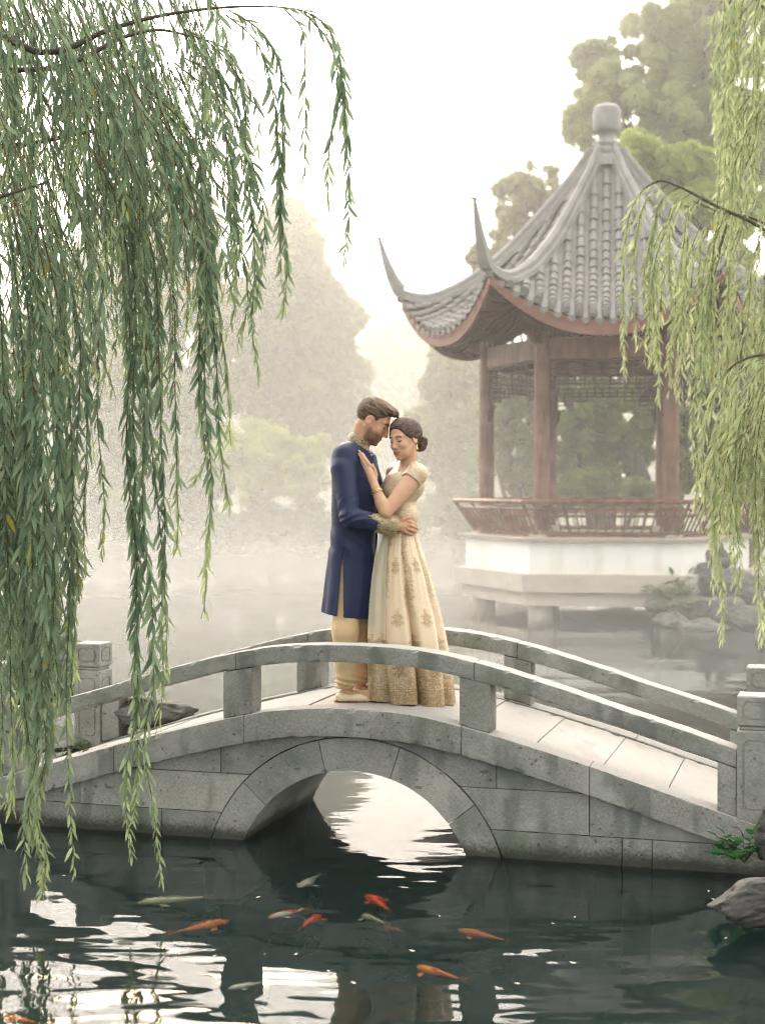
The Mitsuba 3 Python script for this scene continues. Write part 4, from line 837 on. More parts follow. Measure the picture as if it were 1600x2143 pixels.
# ---- the couple ----------------------------------------------------------------------------------------------
YC = 9.25
def C(px, py, dy=0.0): return at(px, py, YC + dy)
def unit(v): v = np.asarray(v, float); return v / np.linalg.norm(v)
def basis(F, U):
    F = unit(F); L = unit(np.cross(U, F)); return np.stack([F, L, np.cross(F, L)], 1)     # columns forward, left, up
def head_sdf(q, female):
    """head and neck root in its own frame: x forward, y left, z up, metres"""
    y = np.abs(q[:, 1]); s = np.stack([q[:, 0], y, q[:, 2]], 1); f = 1.0 if female else 0.0
    d = ell(q, (-.010, 0, .036), (.096, .075, .088))
    d = smin(d, ell(q, (.030, 0, -.030), (.066, .058 - .003 * f, .082)), .03)
    d = smin(d, ell(s, (.030, .018, -.082 + .004 * f), (.046, .034 - .004 * f, .030)), .030)                 # jaw
    d = smin(d, ell(q, (.076, 0, -.103), (.020, .022 - .005 * f, .018)), .022)                     # chin
    d = smin(d, rcone(s, (.0, .056, -.04), (.045, .036, -.085), .016 + .003 * (1 - f), .014), .025)
    d = smin(d, ell(s, (.060, .036, -.030), (.026, .022, .024)), .02)                             # cheek
    d = smin(d, rcone(s, (.084, .010, .026), (.074, .044, .024), .0105, .008), .014)               # brow
    d = smax(d, -ell(s, (.100, .031, .004), (.020, .020, .0135)), .012)                           # eye socket
    d = smin(d, ell(s, (.0735, .031, .003), (.0165, .0160, .0125)), .004)                          # closed lid
    tip = .122 - .006 * f
    d = smin(d, rcone(q, (.089, 0, .018), (tip - .008, 0, -.036), .0075, .0105 - .001 * f), .010)          # nose
    d = smin(d, ell(s, (tip - .016, .011, -.041), (.0105, .0075, .0075)), .005)
    d = smax(d, -ell(s, (tip - .012, .0065, -.0485), (.006, .0034, .004)), .003)
    d = smin(d, ell(q, (.079, 0, -.072), (.0175, .027, .022)), .018)                                # muzzle
    d = smin(d, rcone(s, (.0945, .004, -.0675), (.0795, .0255, -.0690), .0034 + .0003 * f, .0016), .007)    # lips
    d = smin(d, rcone(s, (.0930, 0, -.0770), (.0795, .0235, -.0705), .0042 + .0003 * f, .0016), .007)
    d = smax(d, -rcone(s, (.0985, 0, -.0722), (.080, .029, -.0685), .0015), .003)
    d = smax(d, -ell(q, (.101, 0, -.090), (.010, .018, .006)), .008)
    e = ell(s, (-.010, .077, -.008), (.020, .0075, .032)); e = smax(e, -ell(s, (-.004, .084, -.004), (.011, .006, .018)), .006)
    return smin(d, e, .006)
HL_M = ([-.12, -.05, -.022, -.012, .010, .030, .038, .058, .072, .11], [-.066, -.060, -.034, .022, .022, .000, .028, .046, .074, .086])
HL_W = ([-.12, -.07, -.03, -.008, .012, .03, .05, .066, .082, .11], [-.075, -.070, -.050, -.004, -.004, .004, .030, .056, .082, .100])
def hair_sdf(q, female):
    y = np.abs(q[:, 1])
    if female:
        d = ell(q, (-.012, 0, .036), (.108, .087, .103)); d = smin(d, ell(q, (-.05, 0, .030), (.078, .082, .085)), .03)
        hl = np.interp(q[:, 0], *HL_W) - .010 * np.clip((y - .03) / .04, 0, 1) * (q[:, 0] > .04)
        st = .0032 * np.sin(150 * (q[:, 2] * .75 + .55 * q[:, 0] + .9 * y * 0) + 4 * meshkit.noise(q * 26, 3)) * meshkit.noise(q * 40, 5)
        d = smax(d + st, (hl - q[:, 2]) * .8, .012)
    else:
        d = ell(q, (-.014, 0, .040), (.103, .0825, .092)); d = smin(d, ell(q, (.030, 0, .082), (.082, .066, .044)), .025); d = smin(d, ell(q, (.076, -.01, .100), (.036, .048, .024)), .02)
        hl = np.interp(q[:, 0], *HL_M); w = np.sin(120 * (q[:, 1] * .8 + q[:, 2] * .7 + .25 * q[:, 0]) + 9 * meshkit.noise(q * [10, 20, 20], 8))
        st = .0042 * w * (.3 + meshkit.noise(q * 34, 6)) * np.clip((q[:, 2] - .03) / .05, .15, 1)
        d = smax(d + st, (hl - q[:, 2]) * .75, .008)
    return d
def finger(P, pts, r0, r1): return chain(P, pts, np.linspace(r0, r1, len(pts)))
def onto(fn, pts, d, back=.05):
    """moves points along -d until they meet the surface of fn"""
    p = np.asarray(pts, float) + np.asarray(d) * back; d = unit(d)
    for _ in range(40): p = p - d * np.clip(fn(p), -.01, .02)[:, None] * .8
    return p
def skin(V, O, R, sc, base, female, extra=None):
    """skin colours: lips, warm cheeks and ears, stubble"""
    q = (V - O) @ R / sc; y = np.abs(q[:, 1]); c = np.tile(np.array(base), (len(V), 1)); inside = np.linalg.norm(q - [.02, 0, 0], axis=1) < .17
    def put(mask, col): m = (np.clip(mask, 0, 1) * inside)[:, None]; c[:] = c * (1 - m) + np.array(col) * m
    put(.35 * np.exp(-((q[:, 0] - .07) ** 2 + (y - .042) ** 2 + (q[:, 2] + .028) ** 2) / .0008), (.66, .30, .23))
    put(.45 * np.exp(-((q[:, 0] - .118) ** 2 + y ** 2 + (q[:, 2] + .038) ** 2) / .0004), (.64, .31, .23))
    put(.5 * (y > .07) * (q[:, 0] < .02), (.66, .32, .24))
    if not female:
        b = np.clip((-.038 - q[:, 2] + .55 * np.clip(.045 - q[:, 0], 0, .07)) / .022, 0, 1) * np.clip((q[:, 0] - .0) / .02, 0, 1); b = np.maximum(b, np.clip(1 - np.abs(q[:, 2] + .058) / .008, 0, 1) * (q[:, 0] > .08))
        lips = np.clip(1.4 - np.hypot((q[:, 2] + .072) / .010, y / .024), 0, 1) * (q[:, 0] > .076)
        put(.86 * b * (1 - lips) * (.7 + .6 * meshkit.noise(q * 260, 4)) * (q[:, 2] > -.135), (.13, .075, .048))
        put(.45 * lips, (.42, .20, .15))
    else:
        lips = np.clip((1.25 - np.hypot((q[:, 2] + .0722 - .14 * y) / .0095, y / .0285)) * 5, 0, 1) * (q[:, 0] > .068)
        put(.85 * lips, (.44, .18, .15)); put(.35 * np.exp(-((y - .031) ** 2 + (q[:, 2] - .008) ** 2) / .00016) * (q[:, 0] > .07), (.40, .22, .16))
    if extra is not None: c = extra(c)
    return c * (.94 + .12 * meshkit.fbm(V * 40, 2, 3)[:, None])
mat('skin', VC, .48, .4, None, sheen=.15)
def strands(R):
    """thin streaks that run from the brow back over a head with the axes R"""
    f, l, u = (mi.Vector3f(*map(float, R[:, k])) for k in range(3))
    def fn(p):
        a, b, c = dr.dot(p, f), dr.dot(p, l), dr.dot(p, u); w = .010 * noise(p.x * 30, p.y * 30, p.z * 30)
        return .6 * noise((b + w) * 330, (c + w) * 330, a * 26) + .4 * noise((b + w) * 130, (c + w) * 130, a * 12)
    return fn
def hairmat(key, R, a, b):
    st = strands(R); mat(key, lambda p, n, uv: mix(mi.Color3f(a), mi.Color3f(b), smoothstep(.25, .8, st(p))), .55, .35, lambda p, n, uv: .0035 * st(p), 1.0)
mat('lip_dark', (.15, .045, .04), .6, .2); mat('lash', (.018, .011, .008), .6, .2)
def navy(p, n, uv):
    w = noise(p.x * 520, p.y * 300, p.z * 160); b = fbm(p.x * 7, p.y * 7, p.z * 5, 3)
    return mi.Color3f(.0062, .0130, .052) * (.70 + .35 * w + .4 * b)
mat('navy_silk', navy, .52, .35, lambda p, n, uv: .0004 * noise(p.x * 420, p.y * 420, p.z * 300) + .006 * fbm(p.x * 11, p.y * 11, p.z * 7, 2), 1.0, sheen=.05)
def brocade(p, n, uv):
    k = 240.0; a = dr.abs(noise(p.x * k, p.y * k, p.z * k) - .5); b = dr.abs(noise(p.x * 120 + 7, p.y * 120, p.z * 120) - .5)
    g = smoothstep(.02, .12, dr.minimum(a, b)); s = noise(p.x * 700, p.y * 700, p.z * 700)
    return mix(mi.Color3f(.085, .060, .030), mi.Color3f(.47, .37, .21), g) * (.7 + .6 * s)
mat('gold_brocade', brocade, .42, .6, lambda p, n, uv: .0012 * noise(p.x * 240, p.y * 240, p.z * 240), 1.0, metallic=.25)
mat('tan_cloth', lambda p, n, uv: mi.Color3f(.49, .355, .205) * (.85 + .3 * fbm(p.x * 30, p.y * 30, p.z * 12, 3)), .6, .3, lambda p, n, uv: .004 * fbm(p.x * 20, p.y * 20, p.z * 45, 3), 1.0, sheen=.3)
mat('cream_leather', (.66, .58, .38), .35, .5); mat('sole', (.20, .07, .04), .6, .3)
mat('gold', (.80, .56, .24), .25, .5, metallic=.9)
def sequins(p, n, uv):
    z = p.z * 62 + .9 * fbm(p.x * 30, p.y * 30, 2., 2); row = dr.abs(z - dr.floor(z) - .5); v = dr.abs(noise(p.x * 150, p.y * 150, p.z * 150) - .5)
    g = smoothstep(.03, .16, v); s = noise(p.x * 420, p.y * 420, p.z * 420)
    c = mix(mi.Color3f(.24, .155, .085), mi.Color3f(.64, .51, .36), .35 + .65 * g * (.5 + row))
    return c * (.72 + .55 * s)
mat('gold_bodice', sequins, .38, .6, lambda p, n, uv: .0016 * noise(p.x * 150, p.y * 150, p.z * 150), 1.0, metallic=.15)
def gown(p, n, uv):
    """uv: u across the panels in cells, v height over the hem in metres"""
    u, v = uv.x, uv.y
    row = dr.floor(v / .155); uu = u + .5 * (row - 2 * dr.floor(row / 2)); cx = (uu - dr.floor(uu) - .5) * .17; cz = v - (row + .45) * .155
    vine = dr.abs(noise(u * 22, v * 150, 1.3) - .5); vine2 = dr.abs(noise(u * 12 + 4, v * 75, 7.7) - .5); lace = 1 - smoothstep(.03, .13, dr.minimum(vine, vine2 * 1.2))
    wid = .030 - .20 * cz + .010 * dr.sin(cz * 160); env = dr.exp(-dr.square(cx / dr.maximum(wid, .008)) - dr.square(cz / .056)); motif = smoothstep(.26, .62, env * (.45 + 1.1 * noise(u * 34, v * 230, 4.))) * (.62 + .38 * lace)
    wx = (u - dr.floor(u) - .5) * .17 + .012 * dr.sin(v * 22); up = smoothstep(.40, .62, dr.exp(-dr.square(wx / .030)) * (.5 + noise(u * 26, v * 170, 9.))) * smoothstep(.50, .72, v + .10 * noise(dr.floor(u) * 3.7, 2.)) * (.5 + .5 * lace)
    low = smoothstep(.40, .16, v + .10 * noise(u * 3, 2., 3.)); border = smoothstep(.098, .085, v)
    dots = .28 * smoothstep(.70, .78, noise(u * 70, v * 420, 3.))
    m = dr.clip(dr.maximum(dr.maximum(motif, up), dots) * .85 + (.25 + .6 * lace) * low, 0, 1); m = dr.maximum(m, border * (.6 + .4 * lace)); m = dr.maximum(m, .9 * smoothstep(.004, .002, dr.abs(v - .100)))
    sp = noise(p.x * 600, p.y * 600, p.z * 600)
    return mix(mi.Color3f(.58, .455, .315), mix(mi.Color3f(.15, .09, .042), mi.Color3f(.40, .285, .14), sp), m)
mat('gown_silk', gown, .40, .5, lambda p, n, uv: .0012 * noise(p.x * 170, p.y * 170, p.z * 170), .6, sheen=.3)
scene['material_sheer'] = {'type': 'mask', 'opacity': .62, 'bsdf': {'type': 'principledthin', 'base_color': {'type': 'rgb', 'value': [.60, .57, .46]}, 'roughness': .5, 'diff_trans': .8}}

# ---------------- the man ----------------
man = thing('person', 'man in a long navy coat with gold collar and cuffs, embracing the woman', 'person')
MO, MS = C(779.5, 880.5, .03), 1.06
_p, _y = math.radians(31), math.radians(9)
MR = basis((math.cos(_p) * math.cos(_y), -math.cos(_p) * math.sin(_y), -math.sin(_p)), (.0, .06, 1))
FB = np.array([math.cos(math.radians(24)), -math.sin(math.radians(24)), 0]); RB_ = np.array([FB[1], -FB[0], 0])
M_ = dict(neck0=C(752, 935, .03), neck1=MO + MR @ np.array([-.03, 0, -.06]), rs=C(717, 979, -.135), re=C(733, 1083, -.23), rw=C(824, 1101, -.172), ls=C(766, 974, .18), le=C(800, 1075, .27), lw=C(850, 1098, .15))
DK = lambda p: float(DECK((np.asarray(p)[:2] - B0) @ BU - SC)) - .010
rank_, lank_ = C(724, 1440, -.12), C(752, 1428, .10)
rank_[2] = DK(rank_) + .085; lank_[2] = DK(lank_) + .085
HAND_M = [([(847, 1091, -.150), (858, 1092, -.148), (866, 1096, -.118), (871, 1100, -.085)], .0100), ([(849, 1098, -.152), (861, 1100, -.148), (869, 1104, -.115), (873, 1108, -.080)], .0102),
          ([(848, 1105, -.150), (859, 1108, -.146), (867, 1111, -.115), (871, 1114, -.082)], .0098), ([(845, 1112, -.146), (854, 1115, -.142), (860, 1118, -.118), (864, 1120, -.092)], .0088)]
def coat_body(P):
    z = P[:, 2]; zk = [C(0, y)[2] for y in (1300, 1285, 1200, 1140, 1100, 1050, 1000, 965, 940)]
    cx = np.interp(z, zk, [C(x, 1000)[0] for x in (727, 728, 734, 738, 740, 742, 743, 744, 748)]); cy = YC + .02
    a = np.interp(z, zk, [.150, .150, .145, .132, .125, .130, .135, .120, .085]); b = np.interp(z, zk, [.200, .198, .185, .172, .165, .178, .185, .165, .10])
    rel = np.stack([P[:, 0] - cx, P[:, 1] - cy], 1); u, v = rel @ FB[:2], rel @ RB_[:2]
    low = np.clip((zk[4] - z) / .45, 0, 1); an = np.arctan2(v, u)
    k = np.hypot(u / a, v / b); fold = 1 + low * (.035 * np.sin(5 * an + 1.0) + .02 * np.sin(11 * an))
    return (k / fold - 1) * np.minimum(a, b) * .92
def man_body(P):
    q = (P - MO) @ MR / MS; d = head_sdf(q, False) * MS
    d = smin(d, rcone(P, M_['neck0'], M_['neck1'], .060, .056), .022)
    t = smin(ell(P, C(742, 1010, .02), (.15, .17, .22)), ell(P, C(738, 1120, .02), (.13, .15, .17)), .06); t = smax(t, coat_body(P) + .022, .01); d = smin(d, t, .03)
    for a, b, c in (('rs', 're', 'rw'), ('ls', 'le', 'lw')):
        d = smin(d, chain(P, [M_[a], M_[b], M_[c]], [.046, .038, .030]), .02)
    # the hand on her waist
    h = rcone(P, M_['rw'], C(834, 1101, -.160), .028, .026); h = smin(h, chain(P, [C(836, 1096, -.158), C(846, 1094, -.150)], [.022, .016]), .012)
    h = smin(h, chain(P, [C(836, 1104, -.158), C(844, 1109, -.148)], [.022, .015]), .012); h = smin(h, chain(P, [C(836, 1101, -.158), C(847, 1101, -.152)], [.022, .016]), .012)
    for pts, r in HAND_M: h = smin(h, finger(P, [C(*p) for p in pts], r * 1.12, r * .85), .004)
    h = smin(h, finger(P, [C(833, 1093, -.165), C(844, 1086, -.165), C(852, 1083, -.155), C(858, 1083, -.140)], .0145, .0095), .008)
    d = smin(d, h, .01)
    # legs and bare ankles
    for hip, knee, ank, kt in ((C(728, 1180, -.07), C(722, 1318, -.10), rank_, 1), (C(748, 1180, .09), C(748, 1312, .10), lank_, 0)):
        d = smin(d, chain(P, [hip, knee, ank], [.060, .046, .034]), .02)
        foot = ank + [0, 0, -.045]; d = smin(d, rcone(P, foot + [.0, 0, .0], foot + [.13, -.02, -.010], .034, .024), .02)
    return d
V, F = surface(man_body, (-.42, 8.86, .76), (.26, 9.66, 2.66), .0038)
scene[man] = mikit.ply((V, F), 'material_skin', True, color=skin(V, MO, MR, MS, (.47, .255, .160), False))
hairmat('hair_brown', MR, (.040, .024, .014), (.17, .105, .065))
hq = lambda P: hair_sdf((P - MO) @ MR / MS, False) * MS
obj('hair', surface(hq, MO - .19, MO + .22, .0036), 'hair_brown', man, True)
def face_line(par, name, O, R, sc, body, pts, rad, m, n=12):
    """a fine line laid on a face, given in the head's frame"""
    P = O + (spline(pts, n) * sc) @ R.T; P = onto(body, P, R[:, 0], .03); k = np.sin(np.linspace(.25, np.pi - .15, n))
    return obj(name, tube(P + R[:, 0] * .0006, rad * k + .0006, 5), m, par, True)
for s in (-1, 1):
    face_line(man, 'eyelash', MO, MR, MS, man_body, [(.09, s * .018, -.001), (.09, s * .028, -.0055), (.085, s * .038, -.0055), (.08, s * .046, -.001)], .0022, 'lash')
    face_line(man, 'eyebrow', MO, MR, MS, man_body, [(.09, s * .012, .021), (.09, s * .025, .026), (.085, s * .038, .026), (.078, s * .050, .019)], .0042, 'hair_brown')
# the long coat
ca = unit((math.sin(math.radians(35)), -.10, math.cos(math.radians(35)))); cc = C(752.5, 921, .028); ce = unit(np.cross(ca, (0, 1, 0))); cf = np.cross(ca, ce)
def coat(P):
    z = P[:, 2]; d = coat_body(P) + .012 * (meshkit.fbm(P * [8, 8, 3.2], 3, 12) - .5) + .0028 * np.sin(z * 34 + 52 * (P[:, 0] - .0) + 6 * meshkit.noise(P * 6, 5)) * np.exp(-((z - 1.74) / .13) ** 2); d = smax(d, z - C(0, 934)[2], .03)
    d = smin(d, chain(P, [C(750, 944, .03), C(724, 957, -.085), M_['rs'] + [.004, .01, .0]], [.080, .074, .064], .05), .05); d = smin(d, rcone(P, C(752, 950, .03), M_['ls'] + [-.01, -.02, 0], .070, .06), .05)
    # sleeves with creases at the elbow
    for a, b, c, sg_ in (('rs', 're', 'rw', 1), ('ls', 'le', 'lw', 0)):
        A_, B_, C_ = M_[a], M_[b], M_[c]; ax = unit(B_ - A_); s = (P - A_) @ ax; e = np.exp(-((P - B_) ** 2).sum(1) / .012)
        cr = .0042 * np.sin(s * 120 + 45 * (P[:, 0] - B_[0]) + 9 * meshkit.noise(P * 13, 2)) * e + .005 * (meshkit.fbm(P * 15, 2, 4) - .5)
        d = smin(d, chain(P, [A_ + [0, 0, -.01], B_, C_ - .10 * unit(C_ - B_)], [.073, .062, .052], .02) + cr, .014)
        # the fold under the arm
    q = P - cc; d = smax(d, -np.maximum(-(q @ ca + .020), np.linalg.norm(q, axis=1) - .15), .004)
    z0 = C(0, 1288)[2]; bot = z0 + .02 * ((P[:, 0] - C(725, 1288)[0]) / -.14)
    d = smax(d, bot - z, .003)
    inner = coat_body(P) + .013; inner = np.maximum(inner, z - C(0, 1150)[2]); d = smax(d, -inner, .003)
    # side vent on the near side
    vx = np.interp(z, [C(0, 1290)[2], C(0, 1150)[2]], [C(712, 1290, -.1)[0], C(717, 1150, -.1)[0]]); vw = np.interp(z, [C(0, 1290)[2], C(0, 1160)[2]], [.021, .003])
    vent = np.maximum(np.maximum(np.abs(P[:, 0] - vx) - vw, z - C(0, 1158)[2]), P[:, 1] - (YC - .02))
    return smax(d, -vent, .004)
ct = obj('coat', surface(coat, (-.46, 8.84, 1.1), (.28, 9.66, 2.42), .0048), 'navy_silk', man, True)
# collar, placket, cuffs
th = np.linspace(.25, 2 * np.pi - .25, 60) + math.atan2(FB @ cf, FB @ ce)
ring = [(-.026, .0755), (.021, .0675), (.022, .064), (.020, .062), (-.026, .067)]
G = np.stack([cc + ca * h_ + (np.cos(th)[:, None] * ce * 1.0 + np.sin(th)[:, None] * cf * .96) * r_ for h_, r_ in ring], 1)
obj('collar', grid_mesh(G, True), 'gold_brocade', man, 40)
pl = np.stack([C(x, y, d_) for x, y, d_ in ((777, 942, -.06), (783, 965, -.10), (790, 1000, -.10), (797, 1040, -.10), (799, 1080, -.10), (798, 1120, -.1), (795, 1200, -.1), (780, 1284, -.1))])
pl = onto(coat, spline(pl, 60), (.25, -1, 0), .12)
w_ = unit(np.cross((0, 0, 1), (.45, -.9, 0))) * .011
obj('placket', grid_mesh(np.stack([pl - w_ + [0, .002, 0], pl - w_ + [0.001, -.004, 0], pl + w_ + [0.001, -.004, 0], pl + w_ + [0, .002, 0]], 1)), 'navy_silk', ct, 40)
for k in (4, 10, 16, 22): obj('button', rock_mesh(pl[k] + [.001, -.005, 0], (.006, .004, .006), 3, 1, 0, 0), 'gold', ct, True)
el, wr = M_['re'], M_['rw']; fa = unit(wr - el); up_ = unit(np.cross(fa, (0, 1, 0)))
def cuff(P):
    s = (P - wr) @ fa; q = P - wr - s[:, None] * fa; an = np.arctan2(q @ up_, -(q @ np.cross(up_, fa))) ; r = np.linalg.norm(q, axis=1)
    rad = np.interp(s, [-.25, -.16, -.05, -.035, .02], [.062, .060, .058, .064, .062])
    front = np.exp(-(np.abs(an - .62) / .42) ** 1.5)                                    # the long embroidered point
    lace = .012 * np.abs(np.sin(an * 4.5)) + .075 * front + .006 * np.sin(an * 22)
    d = np.abs(r - rad + .006) - .007; d = smax(d, -(s + .095 + lace), .004); return smax(d, s - .012, .003)
obj('cuff', surface(cuff, wr - .2, wr + .1, .0032), 'gold_brocade', man, True)
# trousers and shoes
def trousers(P):
    d = None
    for hip, knee, ank, k in ((C(729, 1180, -.05), C(722, 1320, -.09), rank_, 0), (C(746, 1180, .08), C(749, 1315, .10), lank_, 1)):
        s = P[:, 2] - ank[2]; g = np.exp(-(s / .055) ** 2)
        cr = .010 * np.sin(s * 190 + 3 * np.sin(14 * (P[:, 0] - ank[0])) + k) * g + .006 * (meshkit.fbm(P * 14, 2, 7) - .5)
        e = chain(P, [hip, knee, ank + [0, 0, .05], ank + [0, 0, .004]], [.085, .078, .058, .054], .03) + cr; e = smax(e, ank[2] - .006 - P[:, 2], .006); d = e if d is None else smin(d, e, .02)
    return smax(d, P[:, 2] - C(0, 1180)[2], .01)
obj('trousers', surface(trousers, (-.40, 8.95, .78), (.05, 9.55, 1.68), .0045), 'tan_cloth', man, True)
def shoe(foot_x, foot_y, yaw, name):
    zf = DK((foot_x, foot_y)); cy, sy = math.cos(yaw), math.sin(yaw); X = np.array([cy, sy, 0]); Yv = np.array([-sy, cy, 0])
    def loc(P): q = P - [foot_x, foot_y, zf]; return np.stack([q @ X, q @ Yv, q[:, 2]], 1)
    def fn(P):
        q = loc(P); d = ell(q, (.030, 0, .030), (.045, .036, .036)); d = smin(d, ell(q, (.120, 0, .026), (.085, .041, .032)), .03); d = smin(d, rcone(q, (.18, 0, .022), (.232, 0, .020), .024, .010), .02)
        d = smin(d, chain(q, [(.225, 0, .020), (.246, 0, .030), (.250, 0, .046), (.240, 0, .054), (.232, 0, .048)], [.010, .008, .006, .005, .004]), .006)
        d = smax(d, .004 - q[:, 2], .006); return smax(d, -ell(q, (.062, 0, .075), (.072, .030, .046)), .006)
    o = np.array([foot_x, foot_y, zf]); s = obj(name, surface(fn, o - [.1, .12, .01], o + [.30, .12, .12], .0035), 'cream_leather', man, True)
    a = np.linspace(0, 2 * np.pi, 30, endpoint=False); ox = .105 + .128 * np.cos(a); oy = .040 * np.sin(a) * np.where(np.cos(a) > 0, 1 - .65 * np.cos(a) ** 2, 1 - .25 * np.cos(a) ** 2)
    pts = np.array([o + X * x + Yv * y + [0, 0, z] for z in (.0, .008) for x, y in zip(ox, oy)]); obj('sole', trimesh.convex.convex_hull(pts), 'sole', s)
f1 = C(702, 1460, -.12); shoe(f1[0] + .012, f1[1], -.07, 'shoe'); f2 = C(728, 1445, .10); shoe(f2[0] + .012, f2[1], -.05, 'shoe')

# ---------------- the woman ----------------
wom = thing('person', 'woman in a pale gold embroidered gown resting her hand on the man\'s chest', 'person')
WO, WS = C(846, 919, -.015), .985
_p = math.radians(9); _a = math.radians(42)
WR = basis((-math.cos(_p) * math.sin(_a), -math.cos(_p) * math.cos(_a), -math.sin(_p)), (-.13, .0, 1))
W_ = dict(neck0=C(853, 985, .02), neck1=WO + WR @ np.array([-.025, 0, -.06]), ls=C(871, 993, -.11), le=C(806, 1073, -.215), lw=C(785, 1020, -.185), rs=C(826, 988, .15), re=C(795, 1070, .22), rw=C(760, 1060, .20))
HAND_W = [([(777, 977, -.150), (770, 966, -.150), (763, 956, -.142), (758, 948, -.136)], .0082), ([(772, 975, -.152), (764, 963, -.152), (757, 952, -.144), (751, 943, -.138)], .0086),
          ([(768, 979, -.152), (761, 968, -.152), (755, 958, -.145), (750, 950, -.138)], .0082), ([(766, 986, -.150), (761, 976, -.150), (757, 968, -.143), (754, 960, -.138)], .0074)]
def bodice_core(P):
    d = ell(P, C(845, 1016, .015), (.126, .145, .110)); d = smin(d, ell(P, C(822, 1030, -.050), (.056, .058, .060)), .03); d = smin(d, ell(P, C(812, 1028, .075), (.054, .056, .060)), .03)
    d = smin(d, ell(P, C(841, 1080, .005), (.100, .112, .115)), .05); d = smin(d, ell(P, C(838, 1110, .0), (.104, .112, .05)), .03)
    return d
def woman_body(P):
    q = (P - WO) @ WR / WS; d = head_sdf(q, True) * WS
    d = smin(d, rcone(P, W_['neck0'], W_['neck1'], .050, .046), .022)
    t = smin(ell(P, C(846, 1010, .02), (.105, .12, .10)), ell(P, C(840, 1080, .01), (.088, .10, .14)), .05); t = smax(t, bodice_core(P) + .013, .008); d = smin(d, t, .03)
    d = smin(d, chain(P, [W_['neck0'] + [0, 0, -.02], W_['ls']], [.05, .045]), .035); d = smin(d, chain(P, [W_['neck0'] + [0, 0, -.02], W_['rs']], [.05, .045]), .035)
    d = smin(d, chain(P, [W_['ls'], W_['ls'] * .5 + W_['le'] * .5, W_['le'], W_['le'] * .62 + W_['lw'] * .38, W_['lw']], [.052, .050, .037, .040, .0245]), .012)
    d = smin(d, chain(P, [W_['rs'], W_['re'], W_['rw']], [.046, .035, .026]), .02)
    h = chain(P, [W_['lw'], C(779, 1002, -.168), C(773, 985, -.156)], [.0235, .024, .020]); h = smin(h, chain(P, [W_['lw'], C(776, 1000, -.166), C(769, 988, -.156)], [.023, .021, .015]), .01)
    for pts, r in HAND_W: h = smin(h, finger(P, [C(*p) for p in pts], r * 1.08, r * .72), .0035)
    h = smin(h, finger(P, [C(785, 1008, -.172), C(787, 994, -.166), C(784, 982, -.158), C(780, 974, -.152)], .0115, .0070), .006)
    d = smin(d, h, .008)
    return smin(d, chain(P, [C(838, 1125, 0), C(848, 1300, 0), C(855, 1440, 0)], [.07, .08, .07]), .03)
V, F = surface(woman_body, (-.20, 8.92, .82), (.36, 9.58, 2.56), .0036)
def henna(c):
    h = np.exp(-(((V - C(777, 1000, -.17)) ** 2).sum(1)) / .004); g = (np.abs(meshkit.noise(V * 160, 8) - .5) < .07); m = (.45 * h * g)[:, None]
    return c * (1 - m) + np.array([.33, .15, .09]) * m
scene[wom] = mikit.ply((V, F), 'material_skin', True, color=skin(V, WO, WR, WS, (.50, .292, .192), True, henna))
hairmat('hair_dark', WR, (.026, .016, .011), (.12, .070, .046))
obj('hair', surface(lambda P: hair_sdf((P - WO) @ WR / WS, True) * WS, WO - .19, WO + .20, .0036), 'hair_dark', wom, True)
bo = WO + WR @ np.array([-.112, .022, -.044])
def bun(P):
    q = P - bo; an = np.arctan2(q[:, 2], q[:, 0]); r = np.linalg.norm(q, axis=1)
    d = ell(P, bo, (.042, .044, .046)); tw = .005 * np.sin(an * 3 + r * 160 + 3 * meshkit.noise(P * 30, 4)) + .003 * np.sin(r * 420 + 2 * an)
    d = smin(d + tw, ell(P, bo + [.022, -.014, .016], (.022, .020, .026)), .006); return smin(d, rcone(P, bo, bo - [.05, 0, -.03], .035, .04), .015)
obj('bun', surface(bun, bo - .09, bo + .09, .0034), 'hair_dark', wom, True)
for s in (-1, 1):
    face_line(wom, 'eyelash', WO, WR, WS, woman_body, [(.09, s * .017, -.002), (.09, s * .027, -.0075), (.085, s * .038, -.0075), (.08, s * .047, -.001)], .0028, 'lash')
    face_line(wom, 'eyebrow', WO, WR, WS, woman_body, [(.09, s * .013, .022), (.09, s * .026, .0275), (.085, s * .038, .027), (.078, s * .049, .020)], .0022, 'hair_dark')
face_line(wom, 'lip_line', WO, WR, WS, woman_body, [(.09, -.026, -.0685), (.10, -.012, -.0715), (.10, 0, -.0722), (.10, .012, -.0715), (.09, .027, -.0680)], .0013, 'lip_dark')
face_line(man, 'lip_line', MO, MR, MS, man_body, [(.09, -.026, -.0690), (.10, -.012, -.0715), (.10, 0, -.0722), (.10, .012, -.0715), (.09, .026, -.0690)], .0013, 'lip_dark')
# bodice with cap sleeves
def bodice(P):
    d = bodice_core(P)
    d = smin(d, chain(P, [C(856, 978, .02), W_['ls'] + [.004, 0, .003]], [.052, .062]), .03); d = smin(d, chain(P, [C(848, 980, .04), W_['rs']], [.05, .056]), .03)
    ax = unit(W_['le'] - W_['ls']); s = (P - W_['ls']) @ ax
    cap = chain(P, [W_['ls'] + [0, 0, .004], W_['ls'] + ax * .055], [.062, .063]); cap = smax(cap, s - .050, .004); d = smin(d, cap, .016)
    # scooped neckline
    nk = np.minimum(ell(P, C(840, 966, -.075), (.046, .070, .068)), ell(P, C(851, 962, .01), (.058, .064, .050)))
    d = smax(d, -nk, .006); return smax(d, C(0, 1121)[2] - P[:, 2], .004)
bd = obj('bodice', surface(bodice, (-.03, 8.95, 1.70), (.34, 9.56, 2.28), .0042), 'gold_bodice', wom, True)
